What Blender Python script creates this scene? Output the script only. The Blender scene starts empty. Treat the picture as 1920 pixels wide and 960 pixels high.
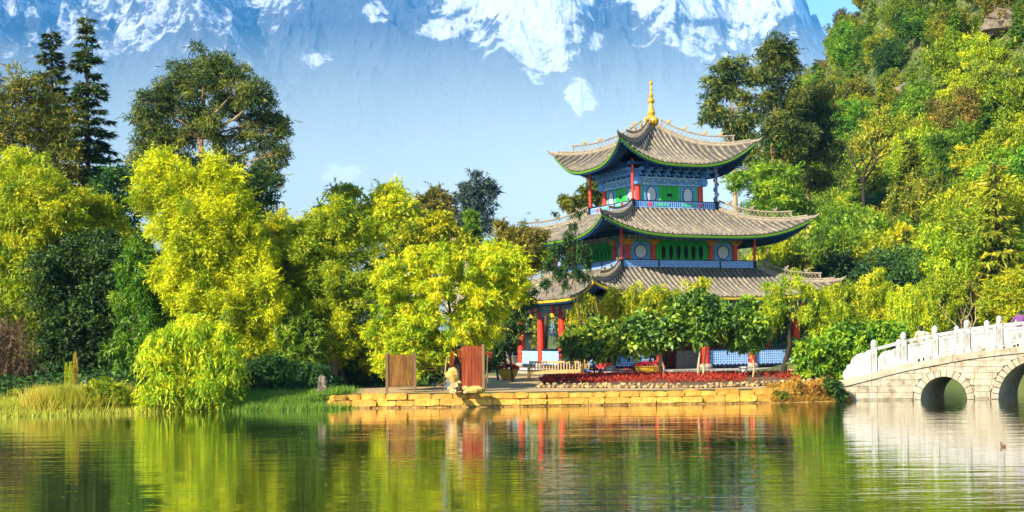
import bpy, math, random
import numpy as np
from mathutils import Vector, Matrix

R = math.radians
scene = bpy.context.scene
COL = scene.collection

# ------------------------------------------------------------------ camera
FPX, CX, HY, EYE, ROLL = 2637.0, 960.0, 630.0, 3.1, R(0.6)
cam_d = bpy.data.cameras.new('camera')
cam = bpy.data.objects.new('camera', cam_d)
COL.objects.link(cam)
cam_d.sensor_width = 36.0
cam_d.lens = FPX * 36.0 / 1920.0
cam_d.shift_y = (HY - 480.0) / 1920.0
cam_d.clip_start = 0.5
cam_d.clip_end = 30000.0
cam.location = (0, 0, EYE)
cam.rotation_euler = (Matrix.Rotation(R(90), 4, 'X') @ Matrix.Rotation(-ROLL, 4, 'Z')).to_euler()
scene.camera = cam

# ------------------------------------------------------------------ light
SUN_EL, SUN_AZ = R(31), math.atan2(-0.72, -0.69)          # azimuth from +Y towards +X
to_sun = Vector((math.sin(SUN_AZ) * math.cos(SUN_EL), math.cos(SUN_AZ) * math.cos(SUN_EL), math.sin(SUN_EL)))
world = bpy.data.worlds.new('World')
scene.world = world
world.use_nodes = True
wn = world.node_tree
wn.nodes.clear()
sky = wn.nodes.new('ShaderNodeTexSky')
sky.sky_type = 'NISHITA'
sky.sun_disc = False
sky.sun_elevation = SUN_EL
sky.sun_rotation = SUN_AZ % (2 * math.pi)
sky.altitude = 2400
sky.air_density = 1.0
sky.dust_density = 0.8
sky.ozone_density = 1.6
bg = wn.nodes.new('ShaderNodeBackground')
bg.inputs['Strength'].default_value = 0.14
wo = wn.nodes.new('ShaderNodeOutputWorld')
wn.links.new(sky.outputs[0], bg.inputs[0])
wn.links.new(bg.outputs[0], wo.inputs[0])
sun_d = bpy.data.lights.new('sun', 'SUN')
sun_d.energy = 5.0
sun_d.angle = R(0.55)
sun_d.color = (1.0, 0.92, 0.78)
sun = bpy.data.objects.new('sun', sun_d)
COL.objects.link(sun)
sun.rotation_euler = to_sun.to_track_quat('Z', 'Y').to_euler()
sun.location = (-60, -40, 80)

scene.view_settings.view_transform = 'Standard'
scene.view_settings.look = 'None'
scene.view_settings.gamma = 1.0
scene.view_settings.use_curve_mapping = False
scene.view_settings.exposure = 1.1
scene.render.engine = 'CYCLES'
cy = scene.cycles
cy.max_bounces = 7
cy.diffuse_bounces = 3
cy.glossy_bounces = 3
cy.transmission_bounces = 4
cy.volume_bounces = 1
cy.transparent_max_bounces = 6
cy.caustics_reflective = False
cy.caustics_refractive = False
cy.use_denoising = True
try:
    cy.denoiser = 'OPENIMAGEDENOISE'
    cy.denoising_prefilter = 'ACCURATE'
except Exception:
    pass
cy.use_adaptive_sampling = False

# ------------------------------------------------------------------ place helpers
def unroll(px, py):
    dx, dy = px - CX, HY - py
    c, s = math.cos(ROLL), math.sin(ROLL)
    return dx * c + dy * s, -dx * s + dy * c

def at(px, py, Y):
    """world point seen at pixel (px, py) of the 1920x960 photograph at distance Y"""
    dx, dy = unroll(px, py)
    return Vector((dx * Y / FPX, Y, EYE + dy * Y / FPX))

def on(px, py, z=0.0):
    """world point at height z seen at that pixel"""
    dx, dy = unroll(px, py)
    Y = FPX * (EYE - z) / -dy
    return Vector((dx * Y / FPX, Y, z))

# ------------------------------------------------------------------ noise (numpy)
def _hash(ix, iy, seed):
    n = (ix.astype(np.int64) * 374761393 + iy.astype(np.int64) * 668265263 + seed * 974711) & 0x7fffffff
    n = ((n ^ (n >> 13)) * 1274126177) & 0x7fffffff
    return ((n ^ (n >> 16)) & 0xffff) / 65535.0

def vnoise(x, y, seed=0):
    x = np.asarray(x, float); y = np.asarray(y, float)
    ix, iy = np.floor(x), np.floor(y)
    fx, fy = x - ix, y - iy
    fx = fx * fx * fx * (fx * (fx * 6 - 15) + 10); fy = fy * fy * fy * (fy * (fy * 6 - 15) + 10)
    a, b = _hash(ix, iy, seed), _hash(ix + 1, iy, seed)
    c, d = _hash(ix, iy + 1, seed), _hash(ix + 1, iy + 1, seed)
    return a + (b - a) * fx + (c - a) * fy + (a - b - c + d) * fx * fy

def fbm(x, y, seed=0, octv=5):
    t, a, n = 0, 0.5, 0
    for k in range(octv):
        t = t + a * vnoise(x * 2 ** k, y * 2 ** k, seed + k); n += a; a *= 0.5
    return t / n

def ridged(x, y, seed=0, octv=6):
    t, a, n = 0, 0.5, 0
    for k in range(octv):
        v = 1 - np.abs(2 * vnoise(x * 2.03 ** k, y * 2.03 ** k, seed + k) - 1)
        t = t + a * v * v; n += a; a *= 0.52
    return t / n

# ------------------------------------------------------------------ objects
def link(o, parent=None):
    COL.objects.link(o)
    if parent is not None:
        o.parent = parent
    return o

def tag(o, label=None, cat=None, group=None, kind=None):
    if label: o['label'] = label
    if cat: o['category'] = cat
    if group: o['group'] = group
    if kind: o['kind'] = kind
    return o

def empty(name, loc=(0, 0, 0), rz=0.0, parent=None):
    o = bpy.data.objects.new(name, None)
    o.empty_display_size = 0.3
    o.location = loc
    o.rotation_euler = (0, 0, rz)
    return link(o, parent)

def copy_tree(o, parent=None):
    c = link(o.copy(), parent)
    for ch in list(o.children):
        copy_tree(ch, c)
    return c

class MB:
    """collects simple shapes, builds ONE mesh object"""
    def __init__(s):
        s.v, s.f = [], []
    def add(s, vs, fs):
        o = len(s.v)
        s.v.extend([tuple(p) for p in vs])
        s.f.extend([tuple(i + o for i in q) for q in fs])
        return s
    def box(s, x0, x1, y0, y1, z0, z1, M=None):
        vs = [(x0, y0, z0), (x1, y0, z0), (x1, y1, z0), (x0, y1, z0), (x0, y0, z1), (x1, y0, z1), (x1, y1, z1), (x0, y1, z1)]
        if M is not None: vs = [M @ Vector(p) for p in vs]
        return s.add(vs, [(0, 3, 2, 1), (4, 5, 6, 7), (0, 1, 5, 4), (1, 2, 6, 5), (2, 3, 7, 6), (3, 0, 4, 7)])
    def prism(s, poly, h0, h1, fn):
        """polygon (a,b) swept from h0 to h1; fn(a,b,h) -> xyz"""
        n = len(poly)
        vs = [fn(a, b, h0) for a, b in poly] + [fn(a, b, h1) for a, b in poly]
        fs = [tuple(range(n - 1, -1, -1)), tuple(range(n, 2 * n))] + [(i, (i + 1) % n, n + (i + 1) % n, n + i) for i in range(n)]
        return s.add(vs, fs)
    def tube(s, pts, rad, n=6, cap=True):
        pts = [Vector(p) for p in pts]
        if not hasattr(rad, '__len__'): rad = [rad] * len(pts)
        vs, fs = [], []
        ref = Vector((0.13, 0.97, 0.2))
        for i, p in enumerate(pts):
            d = (pts[min(i + 1, len(pts) - 1)] - pts[max(i - 1, 0)])
            d = d.normalized() if d.length > 1e-9 else Vector((0, 0, 1))
            a = d.cross(ref)
            if a.length < 0.05: a = d.cross(Vector((1, 0, 0)))
            a.normalize(); b = d.cross(a)
            for k in range(n):
                t = 2 * math.pi * k / n
                vs.append(p + (a * math.cos(t) + b * math.sin(t)) * rad[i])
        for i in range(len(pts) - 1):
            for k in range(n):
                fs.append((i * n + k, i * n + (k + 1) % n, (i + 1) * n + (k + 1) % n, (i + 1) * n + k))
        if cap:
            fs.append(tuple(range(n - 1, -1, -1)))
            fs.append(tuple((len(pts) - 1) * n + k for k in range(n)))
        return s.add(vs, fs)
    def lathe(s, prof, n=16, c=(0, 0, 0), flute=None):
        vs, fs = [], []
        for i, (r, z) in enumerate(prof):
            for k in range(n):
                t = 2 * math.pi * k / n
                rr = r
                if flute and flute[0] <= z <= flute[1]: rr = r * (1 - 0.12 * (k % 2))
                vs.append((c[0] + rr * math.cos(t), c[1] + rr * math.sin(t), c[2] + z))
        for i in range(len(prof) - 1):
            for k in range(n):
                fs.append((i * n + k, i * n + (k + 1) % n, (i + 1) * n + (k + 1) % n, (i + 1) * n + k))
        fs.append(tuple(range(n - 1, -1, -1)))
        fs.append(tuple((len(prof) - 1) * n + k for k in range(n)))
        return s.add(vs, fs)
    def blob(s, c, r, seed=0, jag=0.25, nu=8, nv=6, fl=0.0):
        rg = random.Random(seed)
        vs, fs = [], []
        for j in range(nv + 1):
            ph = math.pi * j / nv
            for k in range(nu):
                t = 2 * math.pi * k / nu
                q = 1 + rg.uniform(-jag, jag) if 0 < j < nv else 1
                z = max(math.cos(ph) * r[2] * q, -r[2] * (1 - fl))
                vs.append((c[0] + math.sin(ph) * math.cos(t) * r[0] * q, c[1] + math.sin(ph) * math.sin(t) * r[1] * q, c[2] + z))
        for j in range(nv):
            for k in range(nu):
                fs.append((j * nu + k, (j + 1) * nu + k, (j + 1) * nu + (k + 1) % nu, j * nu + (k + 1) % nu))
        return s.add(vs, fs)
    def grid(s, P):
        """P[i][j] points"""
        n, m = len(P), len(P[0])
        vs = [p for row in P for p in row]
        return s.add(vs, [(i * m + j, i * m + j + 1, (i + 1) * m + j + 1, (i + 1) * m + j) for i in range(n - 1) for j in range(m - 1)])
    def mesh(s, name, mat, smooth=False):
        me = bpy.data.meshes.new(name)
        me.from_pydata(s.v, [], s.f)
        me.update()
        if not smooth: me.shade_flat()
        if mat is not None: me.materials.append(mat)
        return me
    def build(s, name, mat, parent=None, loc=(0, 0, 0), smooth=False):
        o = bpy.data.objects.new(name, s.mesh(name, mat, smooth))
        o.location = loc
        return link(o, parent)

def inst(name, me, parent=None, loc=(0, 0, 0), rot=(0, 0, 0), sc=(1, 1, 1)):
    o = bpy.data.objects.new(name, me)
    o.location = loc; o.rotation_euler = rot; o.scale = sc
    return link(o, parent)

# ------------------------------------------------------------------ materials
def newmat(name):
    m = bpy.data.materials.new(name); m.use_nodes = True
    nt = m.node_tree; nt.nodes.clear()
    return m, nt
def N(nt, kind, **kw):
    n = nt.nodes.new(kind)
    for k, v in kw.items():
        if k in n.inputs: n.inputs[k].default_value = v
        else: setattr(n, k, v)
    return n
def ramp(nt, stops):
    r = nt.nodes.new('ShaderNodeValToRGB')
    el = r.color_ramp.elements
    while len(el) < len(stops): el.new(0.5)
    for e, (p, c) in zip(el, stops):
        e.position = p; e.color = (c[0], c[1], c[2], 1)
    return r

def surf(name, c1, c2=None, c3=None, scale=3.0, rough=0.8, bump=0.0, bscale=None, metal=0.0, stretch=(1, 1, 1), objvar=0.0, detail=6, spec=0.3):
    """procedural mottled surface: noise between colours, per-object value shift, fine relief"""
    m, nt = newmat(name)
    out = N(nt, 'ShaderNodeOutputMaterial'); p = N(nt, 'ShaderNodeBsdfPrincipled')
    p.inputs['Roughness'].default_value = rough; p.inputs['Metallic'].default_value = metal
    p.inputs['Specular IOR Level'].default_value = spec
    nt.links.new(p.outputs[0], out.inputs[0])
    c2 = c2 or tuple(x * 0.75 for x in c1); c3 = c3 or c1
    tc = N(nt, 'ShaderNodeTexCoord'); mp = N(nt, 'ShaderNodeMapping'); mp.inputs['Scale'].default_value = stretch
    nt.links.new(tc.outputs['Object'], mp.inputs[0])
    no = N(nt, 'ShaderNodeTexNoise'); no.inputs['Scale'].default_value = scale; no.inputs['Detail'].default_value = detail
    no.inputs['Roughness'].default_value = 0.65
    nt.links.new(mp.outputs[0], no.inputs['Vector'])
    rp = ramp(nt, [(0.3, c2), (0.5, c1), (0.72, c3)])
    nt.links.new(no.outputs['Fac'], rp.inputs[0])
    col = rp.outputs[0]
    if objvar:
        oi = N(nt, 'ShaderNodeObjectInfo'); mr = N(nt, 'ShaderNodeMapRange')
        mr.inputs['To Min'].default_value = 1 - objvar; mr.inputs['To Max'].default_value = 1 + objvar
        nt.links.new(oi.outputs['Random'], mr.inputs['Value'])
        hs = N(nt, 'ShaderNodeHueSaturation'); nt.links.new(mr.outputs[0], hs.inputs['Value'])
        nt.links.new(col, hs.inputs['Color']); col = hs.outputs[0]
    nt.links.new(col, p.inputs['Base Color'])
    if bump:
        n2 = N(nt, 'ShaderNodeTexNoise'); n2.inputs['Scale'].default_value = bscale or scale * 4; n2.inputs['Detail'].default_value = 5
        nt.links.new(mp.outputs[0], n2.inputs['Vector'])
        b = N(nt, 'ShaderNodeBump'); b.inputs['Strength'].default_value = bump; b.inputs['Distance'].default_value = 0.05
        nt.links.new(n2.outputs['Fac'], b.inputs['Height']); nt.links.new(b.outputs[0], p.inputs['Normal'])
    return m

def leafmat(name, dark, mid, light, trans=0.38, hv=0.014, vv=0.2, gloss=0.02):
    """leaf colour varies leaf by leaf (tint attribute) and tree by tree"""
    m, nt = newmat(name)
    out = N(nt, 'ShaderNodeOutputMaterial')
    a = N(nt, 'ShaderNodeAttribute', attribute_name='tint')
    rp = ramp(nt, [(0.08, dark), (0.5, mid), (0.92, light)])
    nt.links.new(a.outputs['Fac'], rp.inputs[0])
    oi = N(nt, 'ShaderNodeObjectInfo')
    hs = N(nt, 'ShaderNodeHueSaturation')
    m1 = N(nt, 'ShaderNodeMapRange'); m1.inputs['To Min'].default_value = 0.5 - hv; m1.inputs['To Max'].default_value = 0.5 + hv
    m2 = N(nt, 'ShaderNodeMapRange'); m2.inputs['To Min'].default_value = 1 - vv; m2.inputs['To Max'].default_value = 1 + vv
    mu = N(nt, 'ShaderNodeMath', operation='MULTIPLY'); mu.inputs[1].default_value = 7.31
    fr = N(nt, 'ShaderNodeMath', operation='FRACT')
    nt.links.new(oi.outputs['Random'], m1.inputs['Value'])
    nt.links.new(oi.outputs['Random'], mu.inputs[0]); nt.links.new(mu.outputs[0], fr.inputs[0]); nt.links.new(fr.outputs[0], m2.inputs['Value'])
    nt.links.new(m1.outputs[0], hs.inputs['Hue']); nt.links.new(m2.outputs[0], hs.inputs['Value'])
    nt.links.new(rp.outputs[0], hs.inputs['Color'])
    d = N(nt, 'ShaderNodeBsdfDiffuse'); t = N(nt, 'ShaderNodeBsdfTranslucent'); g = N(nt, 'ShaderNodeBsdfGlossy')
    g.inputs['Roughness'].default_value = 0.55; g.inputs['Color'].default_value = (0.9, 0.9, 0.9, 1)
    nt.links.new(hs.outputs[0], d.inputs[0]); nt.links.new(hs.outputs[0], t.inputs[0])
    x = N(nt, 'ShaderNodeMixShader'); x.inputs[0].default_value = trans
    nt.links.new(d.outputs[0], x.inputs[1]); nt.links.new(t.outputs[0], x.inputs[2])
    y = N(nt, 'ShaderNodeMixShader'); y.inputs[0].default_value = gloss
    nt.links.new(x.outputs[0], y.inputs[1]); nt.links.new(g.outputs[0], y.inputs[2])
    nt.links.new(y.outputs[0], out.inputs[0])
    return m

M = {}
M['stone_gold'] = surf('golden_limestone', (0.66, 0.33, 0.045), (0.34, 0.14, 0.018), (0.76, 0.46, 0.11), scale=2.6, bump=0.9, bscale=7, objvar=0.2)
M['stone_rock'] = surf('pale_field_stone', (0.44, 0.29, 0.11), (0.22, 0.13, 0.05), (0.60, 0.45, 0.22), scale=3.5, bump=0.6, objvar=0.22)
M['rock_gold'] = surf('ochre_rock', (0.52, 0.31, 0.07), (0.28, 0.15, 0.03), (0.64, 0.44, 0.14), scale=3, bump=0.6)
M['stone_wet'] = surf('wet_stained_stone', (0.30, 0.16, 0.035), (0.12, 0.07, 0.02), (0.46, 0.27, 0.06), scale=2.5, bump=0.7, rough=0.45, objvar=0.15)
M['bridge_wet'] = surf('waterline_stone', (0.34, 0.27, 0.16), (0.17, 0.14, 0.08), (0.46, 0.38, 0.25), scale=2.5, bump=0.3, rough=0.5, objvar=0.1)
M['mortar'] = surf('mortar', (0.56, 0.30, 0.06), (0.34, 0.17, 0.03), scale=4, bump=0.5)
M['bridge_stone'] = surf('cream_limestone', (0.47, 0.39, 0.26), (0.27, 0.20, 0.11), (0.56, 0.49, 0.36), scale=2.5, bump=0.3, bscale=14, objvar=0.10)
M['bridge_mortar'] = surf('bridge_mortar', (0.34, 0.26, 0.14), (0.24, 0.18, 0.10), scale=4)
M['marble'] = surf('white_marble', (0.50, 0.47, 0.415), (0.25, 0.215, 0.16), (0.60, 0.58, 0.545), scale=2.4, bump=0.25, rough=0.65, stretch=(1.6, 1.6, 0.7), objvar=0.08, detail=9)
M['stone_grey'] = surf('grey_stone', (0.34, 0.30, 0.23), (0.2, 0.17, 0.12), (0.44, 0.40, 0.32), scale=4, bump=0.35)
M['rock_dark'] = surf('brown_grey_rock', (0.17, 0.13, 0.085), (0.08, 0.06, 0.04), (0.26, 0.21, 0.15), scale=4, bump=0.6)
M['path'] = surf('sandy_path', (0.44, 0.30, 0.13), (0.32, 0.21, 0.09), (0.52, 0.39, 0.20), scale=1.6, bump=0.25, bscale=20)
M['soil'] = surf('soil', (0.16, 0.10, 0.05), scale=4, bump=0.5)
M['ground'] = surf('grassy_ground', (0.10, 0.13, 0.03), (0.05, 0.06, 0.02), (0.20, 0.19, 0.05), scale=0.35, bump=0.4, bscale=4)
M['tile'] = surf('grey_roof_tile', (0.19, 0.162, 0.12), (0.10, 0.09, 0.08), (0.33, 0.255, 0.13), scale=2.6, bump=0.7, bscale=9, objvar=0.16, rough=0.85)
M['tile_bed'] = surf('roof_channel_tile', (0.075, 0.065, 0.05), (0.045, 0.04, 0.035), (0.12, 0.095, 0.06), scale=3, bump=0.5)
M['ridge'] = surf('ridge_tile', (0.25, 0.205, 0.14), (0.14, 0.12, 0.09), (0.38, 0.28, 0.13), scale=5, bump=0.4)
M['green_trim'] = surf('green_eave_trim', (0.085, 0.20, 0.012), (0.05, 0.13, 0.010), (0.14, 0.26, 0.016), scale=6, rough=0.55)
M['yellow_trim'] = surf('yellow_eave_trim', (0.55, 0.40, 0.02), (0.38, 0.26, 0.015), scale=6, rough=0.55)
M['red'] = surf('red_lacquer', (0.70, 0.030, 0.007), (0.52, 0.02, 0.006), (0.76, 0.06, 0.010), scale=1.5, rough=0.45, spec=0.5)
M['blue'] = surf('blue_paint', (0.15, 0.39, 0.80), (0.11, 0.30, 0.66), (0.24, 0.48, 0.84), scale=3, rough=0.6)
M['blue_light'] = surf('light_blue_paint', (0.36, 0.58, 0.88), (0.26, 0.47, 0.8), scale=4, rough=0.6)
M['blue_deep'] = surf('deep_blue_paint', (0.03, 0.10, 0.30), (0.02, 0.05, 0.16), (0.06, 0.2, 0.45), scale=5, rough=0.6)
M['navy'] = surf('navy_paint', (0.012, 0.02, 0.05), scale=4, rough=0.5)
M['black'] = surf('black_wood', (0.012, 0.011, 0.01), scale=4, rough=0.6)
M['dark_wood'] = surf('dark_eave_timber', (0.04, 0.035, 0.035), (0.02, 0.02, 0.02), scale=5)
M['green'] = surf('green_paint', (0.025, 0.42, 0.05), (0.02, 0.30, 0.04), scale=3, rough=0.55)
M['green_bright'] = surf('bright_green_paint', (0.05, 0.55, 0.06), (0.04, 0.42, 0.05), scale=3, rough=0.55)
M['teal'] = surf('teal_paint', (0.12, 0.52, 0.32), (0.08, 0.4, 0.25), scale=4, rough=0.6)
M['white'] = surf('white_paint', (0.66, 0.66, 0.65), (0.56, 0.55, 0.52), scale=3, rough=0.6)
M['orange'] = surf('gold_paint', (0.75, 0.36, 0.03), (0.5, 0.2, 0.02), scale=6, rough=0.5)
M['gold'] = surf('gilt', (0.80, 0.42, 0.04), (0.62, 0.28, 0.02), (0.88, 0.55, 0.08), scale=5, rough=0.38, metal=0.45)
M['bark'] = surf('brown_bark', (0.09, 0.055, 0.03), (0.04, 0.025, 0.015), (0.16, 0.10, 0.06), scale=3, stretch=(3, 3, 0.6), bump=0.6)
M['bark_dark'] = surf('dark_bark', (0.035, 0.022, 0.014), (0.015, 0.01, 0.008), (0.07, 0.045, 0.03), scale=3, stretch=(3, 3, 0.6), bump=0.6)
M['bark_pale'] = surf('pale_bark', (0.42, 0.30, 0.15), (0.25, 0.16, 0.07), (0.55, 0.42, 0.24), scale=3, stretch=(3, 3, 0.6), bump=0.4)
M['bark_euc'] = surf('peeling_orange_bark', (0.36, 0.21, 0.09), (0.16, 0.09, 0.04), (0.5, 0.35, 0.18), scale=2, stretch=(3, 3, 0.5), bump=0.4)
M['wood'] = surf('teak_bench_wood', (0.52, 0.34, 0.13), (0.36, 0.22, 0.08), scale=3, stretch=(1, 1, 4), bump=0.2)
M['plank_red'] = surf('red_brown_plank', (0.23, 0.036, 0.006), (0.12, 0.018, 0.004), (0.31, 0.085, 0.014), scale=2, stretch=(5, 5, 0.5), bump=0.4, objvar=0.15)
M['plank_brown'] = surf('ochre_plank', (0.20, 0.085, 0.014), (0.10, 0.04, 0.008), (0.30, 0.14, 0.03), scale=2, stretch=(5, 5, 0.5), bump=0.4, objvar=0.18)  # brown darkened: shade of the overhanging foliage is put into the colour
M['frame_wood'] = surf('weathered_post', (0.20, 0.12, 0.05), (0.1, 0.06, 0.03), scale=3, stretch=(4, 4, 0.6), bump=0.3)
M['yellow_pot'] = surf('yellow_glazed_planter', (0.70, 0.45, 0.05), (0.5, 0.3, 0.03), scale=3, rough=0.45)
M['beige_wall'] = surf('beige_plaster', (0.55, 0.45, 0.28), (0.42, 0.33, 0.19), scale=2)
M['skin'] = surf('skin', (0.45, 0.26, 0.17), (0.4, 0.22, 0.14), scale=5, rough=0.55)
M['hair'] = surf('black_hair', (0.012, 0.010, 0.010), (0.006, 0.005, 0.005), scale=20, rough=0.5)

# foliage colours
M['lf_yellow'] = leafmat('yellow_leaf', (0.24, 0.34, 0.006), (0.75, 0.69, 0.004), (0.86, 0.77, 0.01), trans=0.42, vv=0.1)
M['lf_gold'] = leafmat('golden_olive_leaf', (0.12, 0.22, 0.008), (0.40, 0.46, 0.006), (0.72, 0.70, 0.010))
M['lf_lime'] = leafmat('lime_leaf', (0.20, 0.32, 0.008), (0.42, 0.50, 0.008), (0.74, 0.68, 0.010))
M['lf_bamboo'] = leafmat('yellow_bamboo_leaf', (0.15, 0.30, 0.006), (0.50, 0.62, 0.005), (0.82, 0.76, 0.012), vv=0.1)
M['lf_green'] = leafmat('green_leaf', (0.05, 0.12, 0.008), (0.135, 0.265, 0.010), (0.34, 0.45, 0.016), hv=0.02, vv=0.3)
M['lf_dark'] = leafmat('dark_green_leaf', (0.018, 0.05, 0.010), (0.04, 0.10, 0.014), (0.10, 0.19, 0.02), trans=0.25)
M['lf_conifer'] = leafmat('spruce_needle', (0.024, 0.052, 0.013), (0.062, 0.10, 0.02), (0.16, 0.18, 0.025), trans=0.2)
M['lf_cedar'] = leafmat('golden_cedar_needle', (0.06, 0.09, 0.010), (0.165, 0.175, 0.014), (0.36, 0.30, 0.02), trans=0.25)
M['lf_euc'] = leafmat('eucalyptus_leaf', (0.028, 0.058, 0.012), (0.075, 0.12, 0.016), (0.23, 0.23, 0.024), trans=0.26)
M['lf_olive'] = leafmat('olive_leaf', (0.08, 0.13, 0.010), (0.22, 0.265, 0.012), (0.48, 0.44, 0.018), hv=0.02, vv=0.35)
M['lf_rust'] = leafmat('rust_leaf', (0.08, 0.10, 0.012), (0.19, 0.16, 0.018), (0.36, 0.24, 0.025))
M['lf_magnolia'] = leafmat('glossy_broad_leaf', (0.03, 0.085, 0.008), (0.11, 0.235, 0.010), (0.34, 0.46, 0.018), trans=0.25, gloss=0.035)
M['lf_blue'] = leafmat('blue_grey_needle', (0.03, 0.06, 0.045), (0.06, 0.10, 0.075), (0.12, 0.16, 0.10), trans=0.15)
M['lf_brown'] = leafmat('dead_brown_leaf', (0.07, 0.04, 0.02), (0.14, 0.08, 0.035), (0.26, 0.16, 0.07), trans=0.2)
M['lf_grass'] = leafmat('bank_grass', (0.16, 0.26, 0.010), (0.48, 0.48, 0.02), (0.80, 0.66, 0.09))
M['lf_grass_green'] = leafmat('green_bank_grass', (0.04, 0.13, 0.01), (0.12, 0.28, 0.012), (0.30, 0.40, 0.03))
M['lf_dry'] = leafmat('dry_golden_grass', (0.38, 0.20, 0.02), (0.64, 0.38, 0.04), (0.75, 0.52, 0.10))
M['lf_red'] = leafmat('red_bedding_flower', (0.13, 0.010, 0.006), (0.30, 0.014, 0.006), (0.50, 0.035, 0.012), trans=0.25)
M['lf_hill'] = leafmat('hill_yellow_green_leaf', (0.13, 0.22, 0.008), (0.32, 0.42, 0.008), (0.64, 0.60, 0.012), hv=0.022, vv=0.35)
M['lf_under'] = leafmat('undergrowth_leaf', (0.05, 0.09, 0.01), (0.13, 0.18, 0.015), (0.34, 0.32, 0.02))
# ================================================================== SETTING
rng = np.random.default_rng(11)

# water's edge, world XY, from the waterline
_edge = [on(px, py, 0.0) for px, py in ((-60, 784), (0, 781), (110, 778), (230, 773), (330, 771), (450, 770), (560, 768), (625, 767))]
_edge = [(-400, 40), (-90, 52), (-40, 58.0)] + [(p.x, p.y) for p in _edge] + [(-7.2, 61.6), (0, 61.7), (7, 62.2), (11.5, 62.6), (15.2, 64.0), (17.9, 68.6), (19.5, 77), (23, 84), (40, 88), (80, 75), (400, 60)]
EX = np.array([p[0] for p in _edge]); EY = np.array([p[1] for p in _edge])
def bank(x): return np.interp(x, EX, EY)

GZ = 0.64           # level of the paved point the pavilion stands on
def ground_z(x, y):
    x = np.asarray(x, float); y = np.asarray(y, float)
    v = y - bank(x)
    left = np.interp(v, [-1, 0, 0.5, 1.6, 4, 15, 45, 120, 400], [-0.8, -0.12, 0.16, 0.38, 0.75, 1.5, 3.0, 4.0, 4.0])
    wall = np.interp(v, [-1, 0, 0.30, 0.34, 60, 120], [-0.8, -0.6, -0.5, GZ - 0.03, GZ - 0.03, 1.5])
    right = np.interp(v, [-1, 0, 1.0, 5, 30, 60], [-0.8, -0.12, 0.4, 1.0, 1.6, 2.0])
    a = np.clip((x + 9.2) / 1.6, 0, 1); b = np.clip((x - 16.5) / 4.0, 0, 1)
    z = left * (1 - a) + wall * a * (1 - b) + right * b
    xx = np.minimum(x - 63.1, 0)
    hill = 56.5 * np.exp(-((xx / 25.06) ** 2 + ((y - 203.2) / 107.3) ** 2))
    hill = hill * np.clip(v / 12.0, 0, 1)
    hill = hill * (1 + 0.10 * (fbm(x * 0.05, y * 0.05, 3, 3) - 0.5))
    return z + np.maximum(hill - 0.15, 0)

def gz(x, y): return float(ground_z(x, y))

# one sheet: fine near the shore, stretching to the horizon
xs = np.concatenate([[-9000, -3000, -900, -300, -120, -70], np.arange(-45, 112, 1.25), [130, 200, 420, 1200, 4000, 9000]])
vs_ = np.concatenate([[-3, -0.6, 0, 0.2, 0.30, 0.345, 0.7, 1.2, 1.9, 2.8, 4, 5.5], np.arange(7.5, 60, 2.5), np.arange(62, 200, 4.5), [230, 300, 420, 900, 2500, 9500]])
TX = np.repeat(xs[:, None], len(vs_), 1)
TY = bank(TX) + vs_[None, :]
TZ = ground_z(TX, TY)
TZ[:, 0] = -1.6
mb = MB(); mb.grid([[(TX[i, j], TY[i, j], TZ[i, j]) for j in range(len(vs_))] for i in range(len(xs))])
g = mb.build('ground', M['ground'], smooth=True); tag(g, kind='structure')
g.data.flip_normals()

# lake bed and water
mb = MB(); mb.grid([[(-9000, -300, -1.7), (-9000, 140, -1.7)], [(9000, -300, -1.7), (9000, 140, -1.7)]])
tag(mb.build('lake_bed', M['soil']), kind='structure')
m, nt = newmat('pond_water')
out = N(nt, 'ShaderNodeOutputMaterial'); p = N(nt, 'ShaderNodeBsdfPrincipled')
p.inputs['Base Color'].default_value = (0.035, 0.055, 0.010, 1); p.inputs['Roughness'].default_value = 0.015; p.inputs['IOR'].default_value = 1.33
p.inputs['Coat Weight'].default_value = 1.0; p.inputs['Coat Roughness'].default_value = 0.02; p.inputs['Coat IOR'].default_value = 1.7
nt.links.new(p.outputs[0], out.inputs[0])
tc = N(nt, 'ShaderNodeTexCoord')
hs = []
for sc, st, w in ((1.0, (0.22, 1.15, 1), 0.62), (1.0, (0.75, 3.4, 1), 0.30), (1.0, (2.2, 8.5, 1), 0.11)):
    mp = N(nt, 'ShaderNodeMapping'); mp.inputs['Scale'].default_value = st; mp.inputs['Rotation'].default_value = (0, 0, R(4) * w)
    nt.links.new(tc.outputs['Object'], mp.inputs[0])
    no = N(nt, 'ShaderNodeTexNoise'); no.inputs['Scale'].default_value = sc; no.inputs['Detail'].default_value = 2
    nt.links.new(mp.outputs[0], no.inputs['Vector'])
    mu = N(nt, 'ShaderNodeMath', operation='MULTIPLY'); mu.inputs[1].default_value = w
    nt.links.new(no.outputs['Fac'], mu.inputs[0]); hs.append(mu)
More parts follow.
